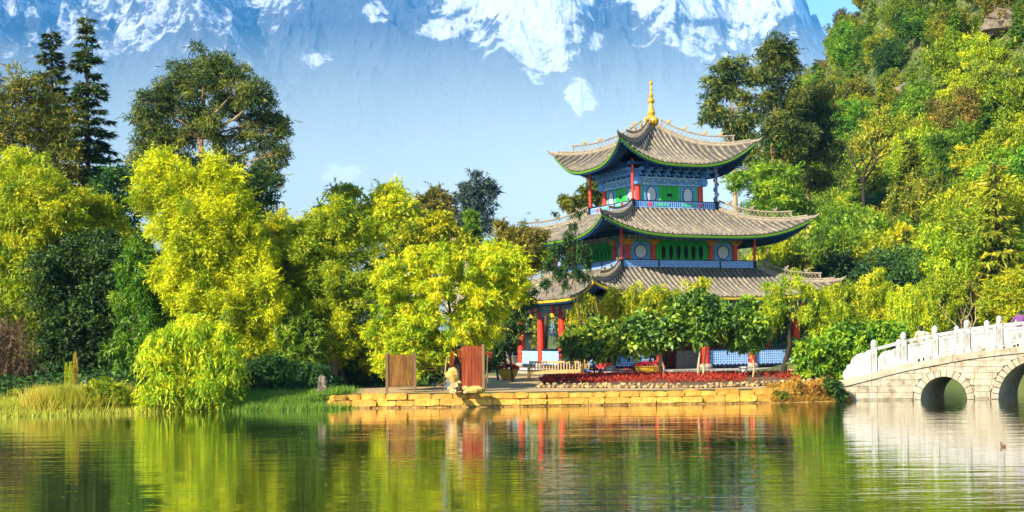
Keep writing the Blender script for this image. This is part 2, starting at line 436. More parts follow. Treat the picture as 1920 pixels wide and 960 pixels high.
# breeze patches: ripples are stronger in some drifts than in others
mp = N(nt, 'ShaderNodeMapping'); mp.inputs['Scale'].default_value = (0.035, 0.11, 1); nt.links.new(tc.outputs['Object'], mp.inputs[0])
pn = N(nt, 'ShaderNodeTexNoise'); pn.inputs['Scale'].default_value = 1.0; pn.inputs['Detail'].default_value = 3; nt.links.new(mp.outputs[0], pn.inputs['Vector'])
pr = N(nt, 'ShaderNodeMapRange'); pr.inputs['From Min'].default_value = 0.38; pr.inputs['From Max'].default_value = 0.68; pr.inputs['To Min'].default_value = 0.45; pr.inputs['To Max'].default_value = 1.5
nt.links.new(pn.outputs['Fac'], pr.inputs['Value'])
s1 = N(nt, 'ShaderNodeMath', operation='ADD'); nt.links.new(hs[0].outputs[0], s1.inputs[0]); nt.links.new(hs[1].outputs[0], s1.inputs[1])
s2 = N(nt, 'ShaderNodeMath', operation='ADD'); nt.links.new(s1.outputs[0], s2.inputs[0]); nt.links.new(hs[2].outputs[0], s2.inputs[1])
s3 = N(nt, 'ShaderNodeMath', operation='MULTIPLY'); nt.links.new(s2.outputs[0], s3.inputs[0]); nt.links.new(pr.outputs[0], s3.inputs[1])
b = N(nt, 'ShaderNodeBump'); b.inputs['Strength'].default_value = 1.0; b.inputs['Distance'].default_value = 0.024
nt.links.new(s3.outputs[0], b.inputs['Height']); nt.links.new(b.outputs[0], p.inputs['Normal']); nt.links.new(b.outputs[0], p.inputs['Coat Normal'])
M['water'] = m
mb = MB(); mb.grid([[(-9000, -300, 0), (-9000, 130, 0)], [(9000, -300, 0), (9000, 130, 0)]])
wtr = mb.build('water', m); wtr.data.flip_normals(); tag(wtr, kind='structure')
if wtr.data.polygons[0].normal.z < 0: wtr.data.flip_normals()
if g.data.polygons[0].normal.z < 0: g.data.flip_normals()

# ------------------------------------------------------------------ snow mountain, 7 to 9 km off
def mountain():
    """a real massif: height over a ground grid, crests and gullies by ridged noise"""
    nx, ny = 520, 250
    gx = np.concatenate([np.linspace(-5200, -3100, 20), np.linspace(-3050, 3000, 470), np.linspace(3050, 5200, 30)])
    gy = 5400 + 4300 * np.linspace(0, 1, ny) ** 0.9
    X, Y = np.repeat(gx[:, None], ny, 1), np.repeat(gy[None, :], nx, 0)
    px = CX + X / 8200.0 * FPX
    crest = np.interp(px, [-900, -250, 60, 300, 520, 760, 990, 1100, 1240, 1420, 1520, 1600, 1700, 2000, 2700], [1700, 2200, 2400, 2400, 2350, 2400, 2450, 2350, 2450, 2250, 1960, 1760, 1450, 1100, 500])
    wx = 420 * (fbm(X / 1500 + 3, Y / 1500, 61, 4) - 0.5); wy = 420 * (fbm(X / 1500 + 30, Y / 1500 + 8, 62, 4) - 0.5)
    t = np.clip((Y - 5450) / 2750, 0, 1.6)
    env = np.where(t < 1, t ** 1.2, 1 - 0.55 * (t - 1))
    r1 = ridged((X + wx) / 1500 + 5.2, (Y + wy) / 2100 + 2.1, 71, 2)
    r2 = ridged((X + wx) / 620 + 1.7, (Y + wy) / 800 + 6.0, 75, 6)
    Z = crest * env * (0.80 + 0.15 * r1 + 0.22 * r2)
    def spur(xt, yt, xb, yb, w, h):                      # a buttress from the crest down to the valley
        s_ = np.clip((yt - Y) / (yt - yb), 0, 1); xc = xt + (xb - xt) * s_ + wx * 0.5
        return h * np.maximum(0, 1 - np.abs(X - xc) / (w * (0.5 + s_))) * np.sin(np.pi * np.clip(s_ * 0.85 + 0.25, 0, 1))
    Z = Z + spur(60, 8200, 420, 6300, 420, 430) + spur(850, 8200, 700, 6600, 330, 330) + spur(1500, 8200, 1350, 6500, 330, 330) + spur(-2100, 8200, -1250, 6400, 430, 420) + spur(-2900, 8200, -2700, 6300, 400, 350)
    Z = Z + env * 90 * (ridged(X / 230, Y / 260, 81, 4) - 0.5)
    Z = np.minimum(Z, 2880 + 0.1 * (Z - 2880))
    Z[:, 0] = -6; Z[:, -1] = -6
    # snow: above a line that hangs lower in the bowls, and only where the ground is not too steep
    gxz = np.gradient(Z, axis=0) / np.maximum(np.gradient(X, axis=0), 1); gyz = np.gradient(Z, axis=1) / np.maximum(np.gradient(Y, axis=1), 1)
    steep = np.hypot(gxz, gyz)
    pxt = CX + X / Y * FPX; pyt = HY - (Z - EYE) / Y * FPX
    line = np.interp(pxt, [-300, 0, 250, 430, 540, 600, 800, 880, 935, 1000, 1060, 1110, 1160, 1210, 1300, 1450, 1540, 1620], [90, 90, 165, 120, 30, -30, -40, 10, 85, 145, 140, 65, -5, 65, 75, 70, 55, 45])
    n = fbm(X / 320, Y / 320, 85, 5) - 0.5
    hollow = r2 - 0.55
    weak = np.clip((640 - pxt) / 160.0, 0, 1)
    S = (line - pyt) / 60.0 + 2.6 * n - 0.45 * (steep - 1.0) - 1.1 * hollow * (1 - weak)
    for (cx, cy, rx, ry) in ((594, 110, 34, 16), (710, 14, 24, 20), (845, 55, 46, 18), (905, 70, 26, 26), (1096, 180, 22, 26), (645, 322, 30, 14), (1125, 80, 14, 16)):
        S = np.maximum(S, 1.6 * (1 - np.hypot((pxt - cx) / rx, (pyt - cy) / ry)) + 2.0 * n + 0.3)
    S = np.clip(0.5 + 0.55 * S, -0.3, 1.1) * (1 - 0.50 * weak)
    verts = np.stack([X, Y, Z], -1).reshape(-1, 3)
    idx = (np.arange(nx - 1)[:, None] * ny + np.arange(ny - 1)[None, :]).reshape(-1)
    faces = np.stack([idx, idx + ny, idx + ny + 1, idx + 1], -1)
    me = bpy.data.meshes.new('mountain')
    me.from_pydata(verts.tolist(), [], faces.tolist())
    at_ = me.attributes.new('snow', 'FLOAT', 'POINT'); at_.data.foreach_set('value', S.reshape(-1).astype(np.float32))
    me.update()
    mt, nt = newmat('rock_and_snow')
    out = N(nt, 'ShaderNodeOutputMaterial'); p = N(nt, 'ShaderNodeBsdfPrincipled'); p.inputs['Roughness'].default_value = 0.9
    a = N(nt, 'ShaderNodeAttribute', attribute_name='snow')
    tc = N(nt, 'ShaderNodeTexCoord'); no = N(nt, 'ShaderNodeTexNoise'); no.inputs['Scale'].default_value = 0.010; no.inputs['Detail'].default_value = 12; no.inputs['Roughness'].default_value = 0.7
    nt.links.new(tc.outputs['Object'], no.inputs['Vector'])
    mr = N(nt, 'ShaderNodeMapRange'); mr.inputs['From Min'].default_value = 0.3; mr.inputs['From Max'].default_value = 0.7; mr.inputs['To Min'].default_value = -0.62; mr.inputs['To Max'].default_value = 0.62
    nt.links.new(no.outputs['Fac'], mr.inputs['Value'])
    ad = N(nt, 'ShaderNodeMath', operation='ADD'); nt.links.new(a.outputs['Fac'], ad.inputs[0]); nt.links.new(mr.outputs[0], ad.inputs[1])
    rp = ramp(nt, [(0.20, (0.09, 0.10, 0.11)), (0.50, (0.17, 0.175, 0.18)), (0.58, (0.50, 0.52, 0.55)), (0.80, (0.78, 0.79, 0.80))])
    nt.links.new(ad.outputs[0], rp.inputs[0]); nt.links.new(rp.outputs[0], p.inputs['Base Color'])
    bp = N(nt, 'ShaderNodeBump'); bp.inputs['Strength'].default_value = 1.0; bp.inputs['Distance'].default_value = 90.0
    nt.links.new(no.outputs['Fac'], bp.inputs['Height']); nt.links.new(bp.outputs[0], p.inputs['Normal'])
    nt.links.new(p.outputs[0], out.inputs[0])
    me.materials.append(mt)
    o = link(bpy.data.objects.new('mountain', me))
    tag(o, kind='structure')
    return o
mountain()

# ------------------------------------------------------------------ air
def air(name, x0, x1, y0, y1, z0, z1, col, dens, aniso=0.0):
    m, nt = newmat(name + '_air')
    out = N(nt, 'ShaderNodeOutputMaterial'); v = N(nt, 'ShaderNodeVolumePrincipled')
    v.inputs['Color'].default_value = (*col, 1); v.inputs['Density'].default_value = dens; v.inputs['Anisotropy'].default_value = aniso
    nt.links.new(v.outputs[0], out.inputs['Volume'])
    try: m.cycles.homogeneous_volume = True
    except Exception: pass
    o = MB().box(x0, x1, y0, y1, z0, z1).build(name, m)
    tag(o, kind='stuff')
    return o
air('haze', -9500, 9500, -320, 11500, -4, 2950, (0.10, 0.47, 1.0), 6.5e-5, -0.3)
air('valley_mist', -6000, 6000, 2100, 5300, 12, 470, (0.80, 0.95, 1.0), 8.5e-4, -0.42)

# ------------------------------------------------------------------ embankment of golden stone blocks
def embankment():
    root = empty('stone_embankment', (3.5, 62.3, 0))
    tag(root, 'golden stone block wall along the water in front of the pavilion', 'wall')
    xs = np.arange(-8.0, 12.21, 0.2)
    mb = MB()
    pts = [[(x - 3.5, bank(x) + dy - 62.3, z) for (dy, z) in ((0.10, -0.8), (0.10, 0.50), (0.5, 0.50))] for x in xs]
    mb.grid(pts); mb.build('wall_core', M['mortar'], root)
    rg = random.Random(4)
    for ci, (z0, z1, px0, px1) in enumerate(((-0.25, 0.07, 0.8, 1.5), (0.09, 0.36, 0.55, 1.25), (0.375, 0.64, 0.5, 1.1))):
        x = -8.1 + rg.uniform(0, 0.3)
        while x < 12.0:
            w = rg.uniform(px0, px1); xa, xb = x + 0.008, x + w - 0.008
            ya, yb = bank(xa), bank(xb)
            j = rg.uniform(-0.04, 0.07) + (0.05 if ci == 0 else 0)
            a = math.atan2(yb - ya, xb - xa)
            L = math.hypot(xb - xa, yb - ya)
            t = rg.uniform(-0.09, 0.012) if ci == 2 else rg.uniform(-0.05, 0.02)
            mbk = MB(); c = 0.03
            e_ = lambda q: rg.uniform(-q, q)
            poly = [(0.02 + e_(0.02), z0 + e_(0.012)), (L * 0.5, z0 - 0.008 + e_(0.01)), (L - 0.02 + e_(0.02), z0 + e_(0.012)), (L + e_(0.012), (z0 + z1) / 2), (L - 0.02, z1 + t - c), (L - c - 0.04, z1 + t + e_(0.015)), (L * 0.5, z1 + t + 0.015 + e_(0.025)), (c + 0.04, z1 + t + e_(0.015)), (0.02, z1 + t - c), (e_(0.012), (z0 + z1) / 2)]
            mbk.prism(poly, -j, 0.32, lambda q, zz, h: (q, h, zz))
            o = mbk.build('block', M['stone_wet' if ci == 0 else 'stone_gold'], root, (xa - 3.5, ya - 62.3, 0)); o.rotation_euler.z = a
            x += w
    return root
embankment()

# sandy path sheet on the point
def strip(name, mat, x0, x1, v0, v1, z, nx=60, nv=6):
    X = np.linspace(x0, x1, nx); mb = MB()
    mb.grid([[(x, bank(x) + v0(x) + (v1(x) - v0(x)) * k / nv, z) for k in range(nv + 1)] for x in X])
    o = mb.build(name, mat)
    if o.data.polygons[0].normal.z < 0: o.data.flip_normals()
    return o
tag(strip('path', M['path'], -8.6, 16.4, lambda x: 0.33, lambda x: 26.0, GZ - 0.005), kind='structure')
# ================================================================== PAVILION
PAV = empty('pavilion', (at(1223, 400, 92).x, 92.0, 0.0), R(22.9))
tag(PAV, 'three-tiered square pavilion with upswept grey tile roofs and red columns', 'pavilion')

def dup4(o, ks=(1, 2, 3)):
    for k in ks:
        c = copy_tree(o, o.parent); c.rotation_euler.z = o.rotation_euler.z + R(90) * k
    return o

class Roof:
    def __init__(s, a, b, ze, zt, lift, flare, pp=1.25, lp=2.3, lq=1.6):
        s.a, s.b, s.ze, s.zt, s.lift, s.fl, s.pp, s.lp, s.lq = a, b, ze, zt, lift, flare, pp, lp, lq
    def w(s, t): return s.a + (s.b - s.a) * t
    def pt(s, sx, t, dz=0.0):
        """point on face 0 (normal -Y); sx -1..1 along the eave, t 0 eave .. 1 top"""
        w = s.w(t); k = abs(sx) ** 5 * (1 - t) ** 2 * s.fl
        z = s.ze + (s.zt - s.ze) * (0.45 * t + 0.55 * t ** (s.pp + 0.9)) + s.lift * abs(sx) ** s.lp * (1 - t) ** s.lq
        return Vector((sx * (w + k), -(w + k), z + dz))
    def ptu(s, u, t, dz=0.0):
        w = s.w(t); return s.pt(max(-1, min(1, u / w)), t, dz)

def build_roof(name_trim, rf, rows, trim_mat, figs, lattice_h, seed, lat_to=0.95):
    NS, NT = 40, 12
    # shell: top, underside and front edge, all four faces in one mesh = the roof part
    mb = MB()
    for k in range(4):
        Rk = Matrix.Rotation(R(90 * k), 4, 'Z')
        top = [[Rk @ rf.pt(-1 + 2 * i / NS, j / NT) for j in range(NT + 1)] for i in range(NS + 1)]
        bot = [[Rk @ rf.pt(-1 + 2 * i / NS, j / NT, -0.20) for j in range(NT + 1)] for i in range(NS + 1)]
        mb.grid(top); mb.grid(bot)
    roof = mb.build('roof', M['tile_bed'], PAV)
    # underside lining, slightly below
    mb = MB()
    for k in range(4):
        Rk = Matrix.Rotation(R(90 * k), 4, 'Z')
        mb.grid([[Rk @ rf.pt(-1 + 2 * i / NS, j / NT * 0.75 + 0.004, -0.215) for j in range(7)] for i in range(NS + 1)])
    mb.build('soffit', M['dark_wood'], roof)
    # eave trim: a thick painted board per side + round tile ends
    mb = MB()
    P = []
    for i in range(NS + 1):
        q = rf.pt(-1 + 2 * i / NS, 0.0); o = Vector((0, -0.03, 0))
        P.append([q + o + Vector((0, 0, -0.05)), q + o * 1.8 + Vector((0, 0, -0.12)), q + o * 1.2 + Vector((0, 0.0, -0.20)), q + Vector((0, 0.18, -0.20))])
    mb.grid(P)
    tr = mb.build('eave_trim', trim_mat, roof); dup4(tr)
    # rafter ends under the eave
    mb = MB()
    nr = rows * 2
    for i in range(nr):
        u = -rf.a * 0.97 + 2 * rf.a * 0.97 * i / (nr - 1)
        p0, p1 = rf.ptu(u, 0.01, -0.27), rf.ptu(u, 0.28, -0.27)
        mb.tube([p0, p1], 0.045, 4)
    ra = mb.build('rafters', M['blue_deep'], roof); ra['kind'] = 'stuff'; dup4(ra)
    # tile rows: a half-round rib from eave to hip or top
    rest = MB()
    rg = random.Random(seed)
    pitch = 2 * rf.a / rows
    for k in range(4):
        for i in range(rows):
            u = -rf.a + pitch * (i + 0.5)
            tmax = min(1.0, (rf.a - abs(u)) / (rf.a - rf.b) if rf.a > rf.b else 1)
            tmax = min(tmax, 0.995)
            if tmax < 0.04: tmax = 0.04
            n = max(2, int(10 * tmax) + 1)
            r = pitch * 0.28
            V, F = [], []
            for j in range(n + 1):
                t = tmax * j / n
                c = rf.ptu(u, t)
                if j == 0: c = c + Vector((0, -0.05, 0))
                jit = rg.uniform(-0.012, 0.012)
                for q, (dx, dz) in enumerate(((-1, -0.3), (-0.72, 0.62), (0, 1.0), (0.72, 0.62), (1, -0.3))):
                    V.append(c + Vector((dx * r + jit, 0, dz * r + 0.02 + jit * 0.5)))
                if j:
                    for q in range(4):
                        F.append(((j - 1) * 5 + q, (j - 1) * 5 + q + 1, j * 5 + q + 1, j * 5 + q))
            F.append((0, 1, 2, 3, 4))
            if k in (0, 3):
                mbk = MB(); mbk.add(V, F)
                o = mbk.build('tile_row', M['tile'], roof, smooth=False); o.rotation_euler.z = R(90 * k)
            else:
                Rk = Matrix.Rotation(R(90 * k), 4, 'Z')
                rest.add([Rk @ v for v in V], F)
    o = rest.build('tile_rows_behind', M['tile'], roof); o['kind'] = 'stuff'
    # hip ridges at the corner between face 3 and face 0 (local -x,-y), copied round
    H = [rf.pt(-1, 1 - j / 24.0) for j in range(25)]
    tip = H[-1]; d = (H[-1] - H[-2]).normalized()
    horn = [tip + Vector((d.x, d.y, 0)) * 0.2 + Vector((0, 0, 0.08)), tip + Vector((d.x, d.y, 0)) * 0.40 + Vector((0, 0, 0.20)), tip + Vector((d.x, d.y, 0)) * 0.50 + Vector((0, 0, 0.32))]
    mb = MB()
    mb.tube([p + Vector((0, 0, 0.06)) for p in H] + horn, [0.13] * 25 + [0.10, 0.06, 0.02], 8)
    mb.tube([p + Vector((0, 0, 0.22)) for p in H[:-1]], [0.075] * 24, 6)
    dup4(mb.build('hip_ridge', M['ridge'], roof, smooth=False))
    if lattice_h:
        j0, j1 = int(24 * (1 - lat_to)), 19
        mb = MB()
        seg = []
        for j in range(j0, j1 + 1):
            seg.append(H[j] + Vector((0, 0, 0.30)))
        # resample finer
        fine = []
        for a_, b_ in zip(seg, seg[1:]):
            n = max(1, int((b_ - a_).length / 0.2))
            for q in range(n): fine.append(a_.lerp(b_, q / n))
        fine.append(seg[-1])
        up = Vector((0, 0, lattice_h))
        for q in range(len(fine) - 1):
            mb.tube([fine[q], fine[q + 1] + up], 0.017, 4, cap=False)
            mb.tube([fine[q] + up, fine[q + 1]], 0.017, 4, cap=False)
        mb.tube([fine[0], fine[0] + up], 0.04, 4); mb.tube([fine[-1], fine[-1] + up], 0.05, 4)
        dup4(mb.build('ridge_lattice', M['ridge'], roof))
        mb = MB(); mb.tube([p + up for p in seg] + [seg[-1] + up + (seg[-1] - seg[-2]) * 0.4], 0.055, 6)
        dup4(mb.build('ridge_rail', M['ridge'], roof))
        # small guardian figures along the ridge
        fm = MB()
        fm.blob((0, 0, 0.10), (0.16, 0.09, 0.11), 1, 0.1); fm.blob((0.13, 0, 0.22), (0.085, 0.075, 0.09), 2, 0.1)
        fm.tube([(-0.13, 0, 0.1), (-0.2, 0, 0.22), (-0.13, 0, 0.30)], [0.04, 0.035, 0.01], 5)
        fm.tube([(0.1, 0.05, 0.05), (0.1, 0.05, -0.04)], 0.03, 4); fm.tube([(0.1, -0.05, 0.05), (0.1, -0.05, -0.04)], 0.03, 4)
        me = fm.mesh('ridge_figure', M['rock_gold' if figs[1] else 'ridge'])
        for k in range(4):
            Rk = Matrix.Rotation(R(90 * k), 4, 'Z')
            for q in range(figs[0]):
                pos = Rk @ (seg[int((q + 0.6) / (figs[0] + 0.2) * (len(seg) - 1))] + up + Vector((0, 0, 0.08)))
                inst('ridge_figure', me, roof, pos - Vector((0, 0, 0.03)), (0, 0, math.atan2(pos.y, pos.x)), (0.75, 0.75, 0.8))
    return roof

roof3 = Roof(4.66, 0.28, 13.74, 16.65, 1.52, 0.16, lp=3.0)
roof2 = Roof(7.12, 3.15, 9.12, 11.02, 1.16, 0.20, pp=1.0, lp=3.8)
roof1 = Roof(8.25, 4.90, 5.33, 7.20, 0.98, 0.20, pp=1.0, lp=5.0)
ro3 = build_roof('top', roof3, 28, M['green_trim'], (4, True), 0.36, 1)
ro2 = build_roof('mid', roof2, 42, M['green_trim'], (3, False), 0.32, 2, 1.0)
ro1 = build_roof('low', roof1, 48, M['yellow_trim'], (3, False), 0.30, 3, 1.0)

# gilded finial
mb = MB()
mb.lathe([(0.30, 16.15), (0.34, 16.45), (0.22, 16.62), (0.24, 16.74), (0.42, 16.86), (0.50, 17.06), (0.47, 17.22), (0.30, 17.36), (0.20, 17.44), (0.24, 17.52), (0.27, 17.62), (0.20, 17.78), (0.15, 18.02),
          (0.13, 18.20), (0.20, 18.28), (0.24, 18.38), (0.19, 18.50), (0.10, 18.58), (0.13, 18.70), (0.15, 18.78), (0.09, 18.88), (0.07, 19.05), (0.11, 19.12), (0.07, 19.20), (0.055, 19.40), (0.06, 19.44),
          (0.12, 19.50), (0.12, 19.60), (0.06, 19.68), (0.01, 19.71)], 28, flute=(16.8, 17.3))
mb.build('finial', M['gold'], PAV, smooth=False)

def ellipse(cx, cz, rx, rz, n=28): return [(cx + rx * math.cos(2 * math.pi * i / n), cz + rz * math.sin(2 * math.pi * i / n)) for i in range(n)]
def fbox(mb, u0, u1, o0, o1, z0, z1): return mb.box(u0, u1, -o1, -o0, z0, z1)
def part(name, mat, *boxes, parent=None, four=True, smooth=False):
    mb = MB()
    for b_ in boxes: fbox(mb, *b_)
    o = mb.build(name, mat, parent or PAV, smooth=smooth)
    if four and parent is None: dup4(o)
    return o
def ring(mb, cx, cz, rx, rz, w, o0, o1, n=28):
    A, B = ellipse(cx, cz, rx, rz, n), ellipse(cx, cz, rx + w, rz + w, n)
    vs = [(x, -o1, z) for x, z in A] + [(x, -o1, z) for x, z in B] + [(x, -o0, z) for x, z in A] + [(x, -o0, z) for x, z in B]
    fs = []
    for i in range(n):
        j = (i + 1) % n
        fs += [(i, j, n + j, n + i), (n + i, n + j, 3 * n + j, 3 * n + i), (i, 2 * n + i, 2 * n + j, j)]
    return mb.add(vs, fs)
def disc(mb, cx, cz, rx, rz, o0, o1, n=28):
    return mb.prism(ellipse(cx, cz, rx, rz, n), o0, o1, lambda a, b_, h: (a, -h, b_))
def pole(mb, u, o, r0, z0, z1, n=12):
    return mb.tube([(u, -o, z0), (u, -o, (z0 + z1) / 2), (u, -o, z1)], [r0, r0 * 0.97, r0 * 0.92], n)

# patterned paint for beams and fretted rails (flat painted ornament)
def patterned(name, base, c1, c2, c3, sc):
    m, nt = newmat(name)
    out = N(nt, 'ShaderNodeOutputMaterial'); p = N(nt, 'ShaderNodeBsdfPrincipled'); p.inputs['Roughness'].default_value = 0.6
    tc = N(nt, 'ShaderNodeTexCoord'); vo = N(nt, 'ShaderNodeTexVoronoi'); vo.inputs['Scale'].default_value = sc
    nt.links.new(tc.outputs['Object'], vo.inputs['Vector'])
    sp = N(nt, 'ShaderNodeSeparateColor'); nt.links.new(vo.outputs['Color'], sp.inputs[0])
    rp = ramp(nt, [(0.0, base), (0.55, base), (0.6, c1), (0.78, c2), (0.92, c3)]); rp.color_ramp.interpolation = 'CONSTANT'
    nt.links.new(sp.outputs[0], rp.inputs[0]); nt.links.new(rp.outputs[0], p.inputs['Base Color']); nt.links.new(p.outputs[0], out.inputs[0])
    return m
M['beam_paint'] = patterned('painted_beam', (0.10, 0.24, 0.52), (0.35, 0.50, 0.62), (0.10, 0.38, 0.20), (0.60, 0.55, 0.35), 9)
M['corbel_paint'] = patterned('painted_corbel', (0.06, 0.22, 0.5), (0.7, 0.35, 0.05), (0.08, 0.4, 0.15), (0.75, 0.65, 0.45), 14)
M['dragon_paint'] = patterned('painted_dragon', (0.08, 0.22, 0.5), (0.7, 0.7, 0.66), (0.6, 0.04, 0.02), (0.1, 0.4, 0.4), 10)

def bracket_mesh(s, mat):
    """stepped bracket arms reaching out and up"""
    mb = MB()
    fbox(mb, -0.07 * s, 0.07 * s, 0, 0.22 * s, 0.00, 0.13 * s)
    fbox(mb, -0.20 * s, 0.20 * s, 0.10 * s, 0.22 * s, 0.13 * s, 0.23 * s)
    fbox(mb, -0.07 * s, 0.07 * s, 0.22 * s, 0.50 * s, 0.15 * s, 0.30 * s)
    fbox(mb, -0.26 * s, 0.26 * s, 0.36 * s, 0.50 * s, 0.30 * s, 0.40 * s)
    fbox(mb, -0.07 * s, 0.07 * s, 0.50 * s, 0.80 * s, 0.32 * s, 0.46 * s)
    mb.add([(-0.06 * s, -0.5 * s, 0.15 * s), (0.06 * s, -0.5 * s, 0.15 * s), (0.06 * s, -0.72 * s, 0.0), (-0.06 * s, -0.72 * s, 0.0), (0.0, -0.55 * s, 0.30 * s)], [(0, 1, 4), (1, 2, 4), (2, 3, 4), (3, 0, 4), (0, 3, 2, 1)])
    return mb.mesh('bracket', mat)

def rail_face(ab, z0, z1, n, kind):
    """a railing side: frame, sheet and fretwork"""
    h = z1 - z0
    mb = MB(); fbox(mb, -ab, ab, ab - 0.03, ab + 0.03, z0 + 0.02, z1)
    rl = mb.build('railing', M['blue_light'], PAV)
    mb = MB(); fbox(mb, -ab - 0.05, ab + 0.05, ab - 0.05, ab + 0.06, z1, z1 + 0.06); fbox(mb, -ab - 0.05, ab + 0.05, ab - 0.05, ab + 0.05, z0 - 0.03, z0 + 0.02)
    mb.build('rail', M['navy'], rl)
    mb = MB()
    if kind == 3:
        for i in range(n):
            u = -ab + 2 * ab * (i + 0.5) / n
            fbox(mb, u - 0.035, u + 0.035, ab + 0.03, ab + 0.045, z0 + 0.08, z1 - 0.06)
        mb.build('baluster_pattern', M['blue_deep'], rl)
        mb = MB(); m2 = MB()
        for i in range(7):
            for s_ in (-1, 1):
                u = s_ * (0.55 + 0.2 * i)
                if i < 5: fbox(mb, u - 0.08, u + 0.08, ab + 0.045, ab + 0.055, z0 + 0.12, z1 - 0.10)
                elif i < 8: fbox(m2, s_ * (1.75 + 0.16 * (i - 5)) - 0.05, s_ * (1.75 + 0.16 * (i - 5)) + 0.05, ab + 0.045, ab + 0.055, z0 + 0.08, z1 - 0.06)
        mb.build('green_ornament', M['teal'], rl); m2.build('red_ornament', M['red'], rl)
    else:
        # meander fret: short bars in a woven brick pattern
        rows_, st = 4, h / 4.6
        cols = int(2 * ab / (st * 1.9))
        for r_ in range(rows_):
            for c_ in range(cols):
                u = -ab + (c_ + 0.5 + 0.5 * (r_ % 2)) * st * 1.9; z = z0 + 0.05 + (r_ + 0.5) * (h - 0.08) / rows_
                if u > ab - 0.1: continue
                fbox(mb, u - st * 0.62, u + st * 0.62, ab + 0.03, ab + 0.045, z - 0.014, z + 0.014)
                fbox(mb, u - 0.014, u + 0.014, ab + 0.03, ab + 0.043, z, z + (h - 0.08) / rows_ * 0.9)
        mb.build('fretwork', M['blue_deep'], rl)
        mb = MB()
        for u in (-ab * 0.46, ab * 0.46):
            fbox(mb, u - 0.05, u + 0.05, ab - 0.05, ab + 0.06, z0 - 0.02, z1 + 0.02)
        mb.build('rail_post', M['navy'], rl)
    dup4(rl)

# ---------------- third storey
z0 = 11.08; aw, ab = 2.28, 3.02
part('balcony_floor', M['dark_wood'], (-ab - 0.1, ab + 0.1, -ab - 0.1, ab + 0.1, z0 - 0.22, z0), four=False)
rail_face(ab, z0, 11.50, 40, 3)
mb = MB(); pole(mb, -ab, ab, 0.095, z0, 14.15); o = mb.build('balcony_post', M['red'], PAV, smooth=True)
dup4(o, (2, 3))
dr = MB(); pole(dr, -ab, ab, 0.10, z0 + 0.45, 14.15)
hel = [(-ab + 0.13 * math.cos(t * 0.55), -ab + 0.13 * math.sin(t * 0.55), z0 + 0.55 + t * 0.055) for t in range(48)]
dr.tube(hel, [0.07] * 46 + [0.05, 0.02], 6)
o = dr.build('dragon_post', M['dragon_paint'], PAV, smooth=True); o.rotation_euler.z = R(90); o['label'] = 'post with a painted dragon coiled round it'
mb = MB(); fbox(mb, -ab - 0.12, -ab + 0.12, ab - 0.12, ab + 0.12, z0 - 0.03, z0 + 0.52); dup4(mb.build('post_base', M['navy'], PAV))
mb = MB(); pole(mb, -aw, aw, 0.19, z0, 12.62, 14); dup4(mb.build('column', M['red'], PAV, smooth=True))
mb = MB(); fbox(mb, -aw + 0.12, aw - 0.12, aw - 0.10, aw - 0.02, z0, 12.62); wl = mb.build('wall_panel', M['teal'], PAV)
for s_ in (-1, 1):
    c_ = s_ * 1.33
    mb = MB(); fbox(mb, c_ - 0.50, c_ + 0.50, aw - 0.02, aw + 0.02, z0 + 0.1, 12.54); mb.build('blue_panel', M['blue'], wl)
    mb = MB(); disc(mb, c_, 11.97, 0.33, 0.50, aw + 0.02, aw + 0.04); mb.build('oval_window', M['white'], wl)
    mb = MB(); ring(mb, c_, 11.97, 0.33, 0.50, 0.045, aw + 0.02, aw + 0.065); mb.build('window_frame', M['navy'], wl)
mb = MB(); fbox(mb, -0.58, 0.58, aw - 0.02, aw + 0.03, z0 + 0.05, 12.55); mb.build('door', M['green'], wl)
mb = MB(); fbox(mb, -0.72, -0.58, aw - 0.02, aw + 0.045, z0, 12.6); fbox(mb, 0.58, 0.72, aw - 0.02, aw + 0.045, z0, 12.6); fbox(mb, -0.03, 0.03, aw + 0.03, aw + 0.04, z0, 12.55); mb.build('door_frame', M['green_bright'], wl)
mb = MB(); fbox(mb, -0.17, 0.17, aw + 0.03, aw + 0.05, 12.0 - 0.10, 12.0 + 0.10); mb.build('door_vent', M['black'], wl)
dup4(wl)
part('beam', M['beam_paint'], (-aw - 0.3, aw + 0.3, aw - 0.12, aw + 0.14, 12.62, 13.10))
part('beam_moulding', M['blue_light'], (-aw - 0.32, aw + 0.32, aw + 0.14, aw + 0.19, 12.60, 12.66), (-aw - 0.32, aw + 0.32, aw + 0.14, aw + 0.19, 13.03, 13.11))
mb = MB(); mb.lathe([(0.22, 12.60), (0.30, 12.70), (0.33, 12.86), (0.28, 13.04), (0.22, 13.12)], 12, (-aw - 0.12, -aw - 0.12, 0)); dup4(mb.build('capital', M['blue'], PAV))
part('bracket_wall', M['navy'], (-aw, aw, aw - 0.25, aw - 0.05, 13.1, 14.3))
bm = bracket_mesh(1.15, M['blue']); bm2 = bracket_mesh(1.15, M['blue_deep'])
for k in range(4):
    Rk = Matrix.Rotation(R(90 * k), 4, 'Z')
    for i in range(8):
        u = -2.38 + i * 0.68
        inst('bracket', bm, PAV, Rk @ Vector((u, -aw + 0.05, 13.12)), (0, 0, R(90 * k)))
        if i < 7: inst('upper_bracket', bm2, PAV, Rk @ Vector((u + 0.34, -aw - 0.35, 13.50)), (0, 0, R(90 * k)))
part('purlin', M['blue_deep'], (-3.4, 3.4, 3.05, 3.2, 13.78, 13.95))

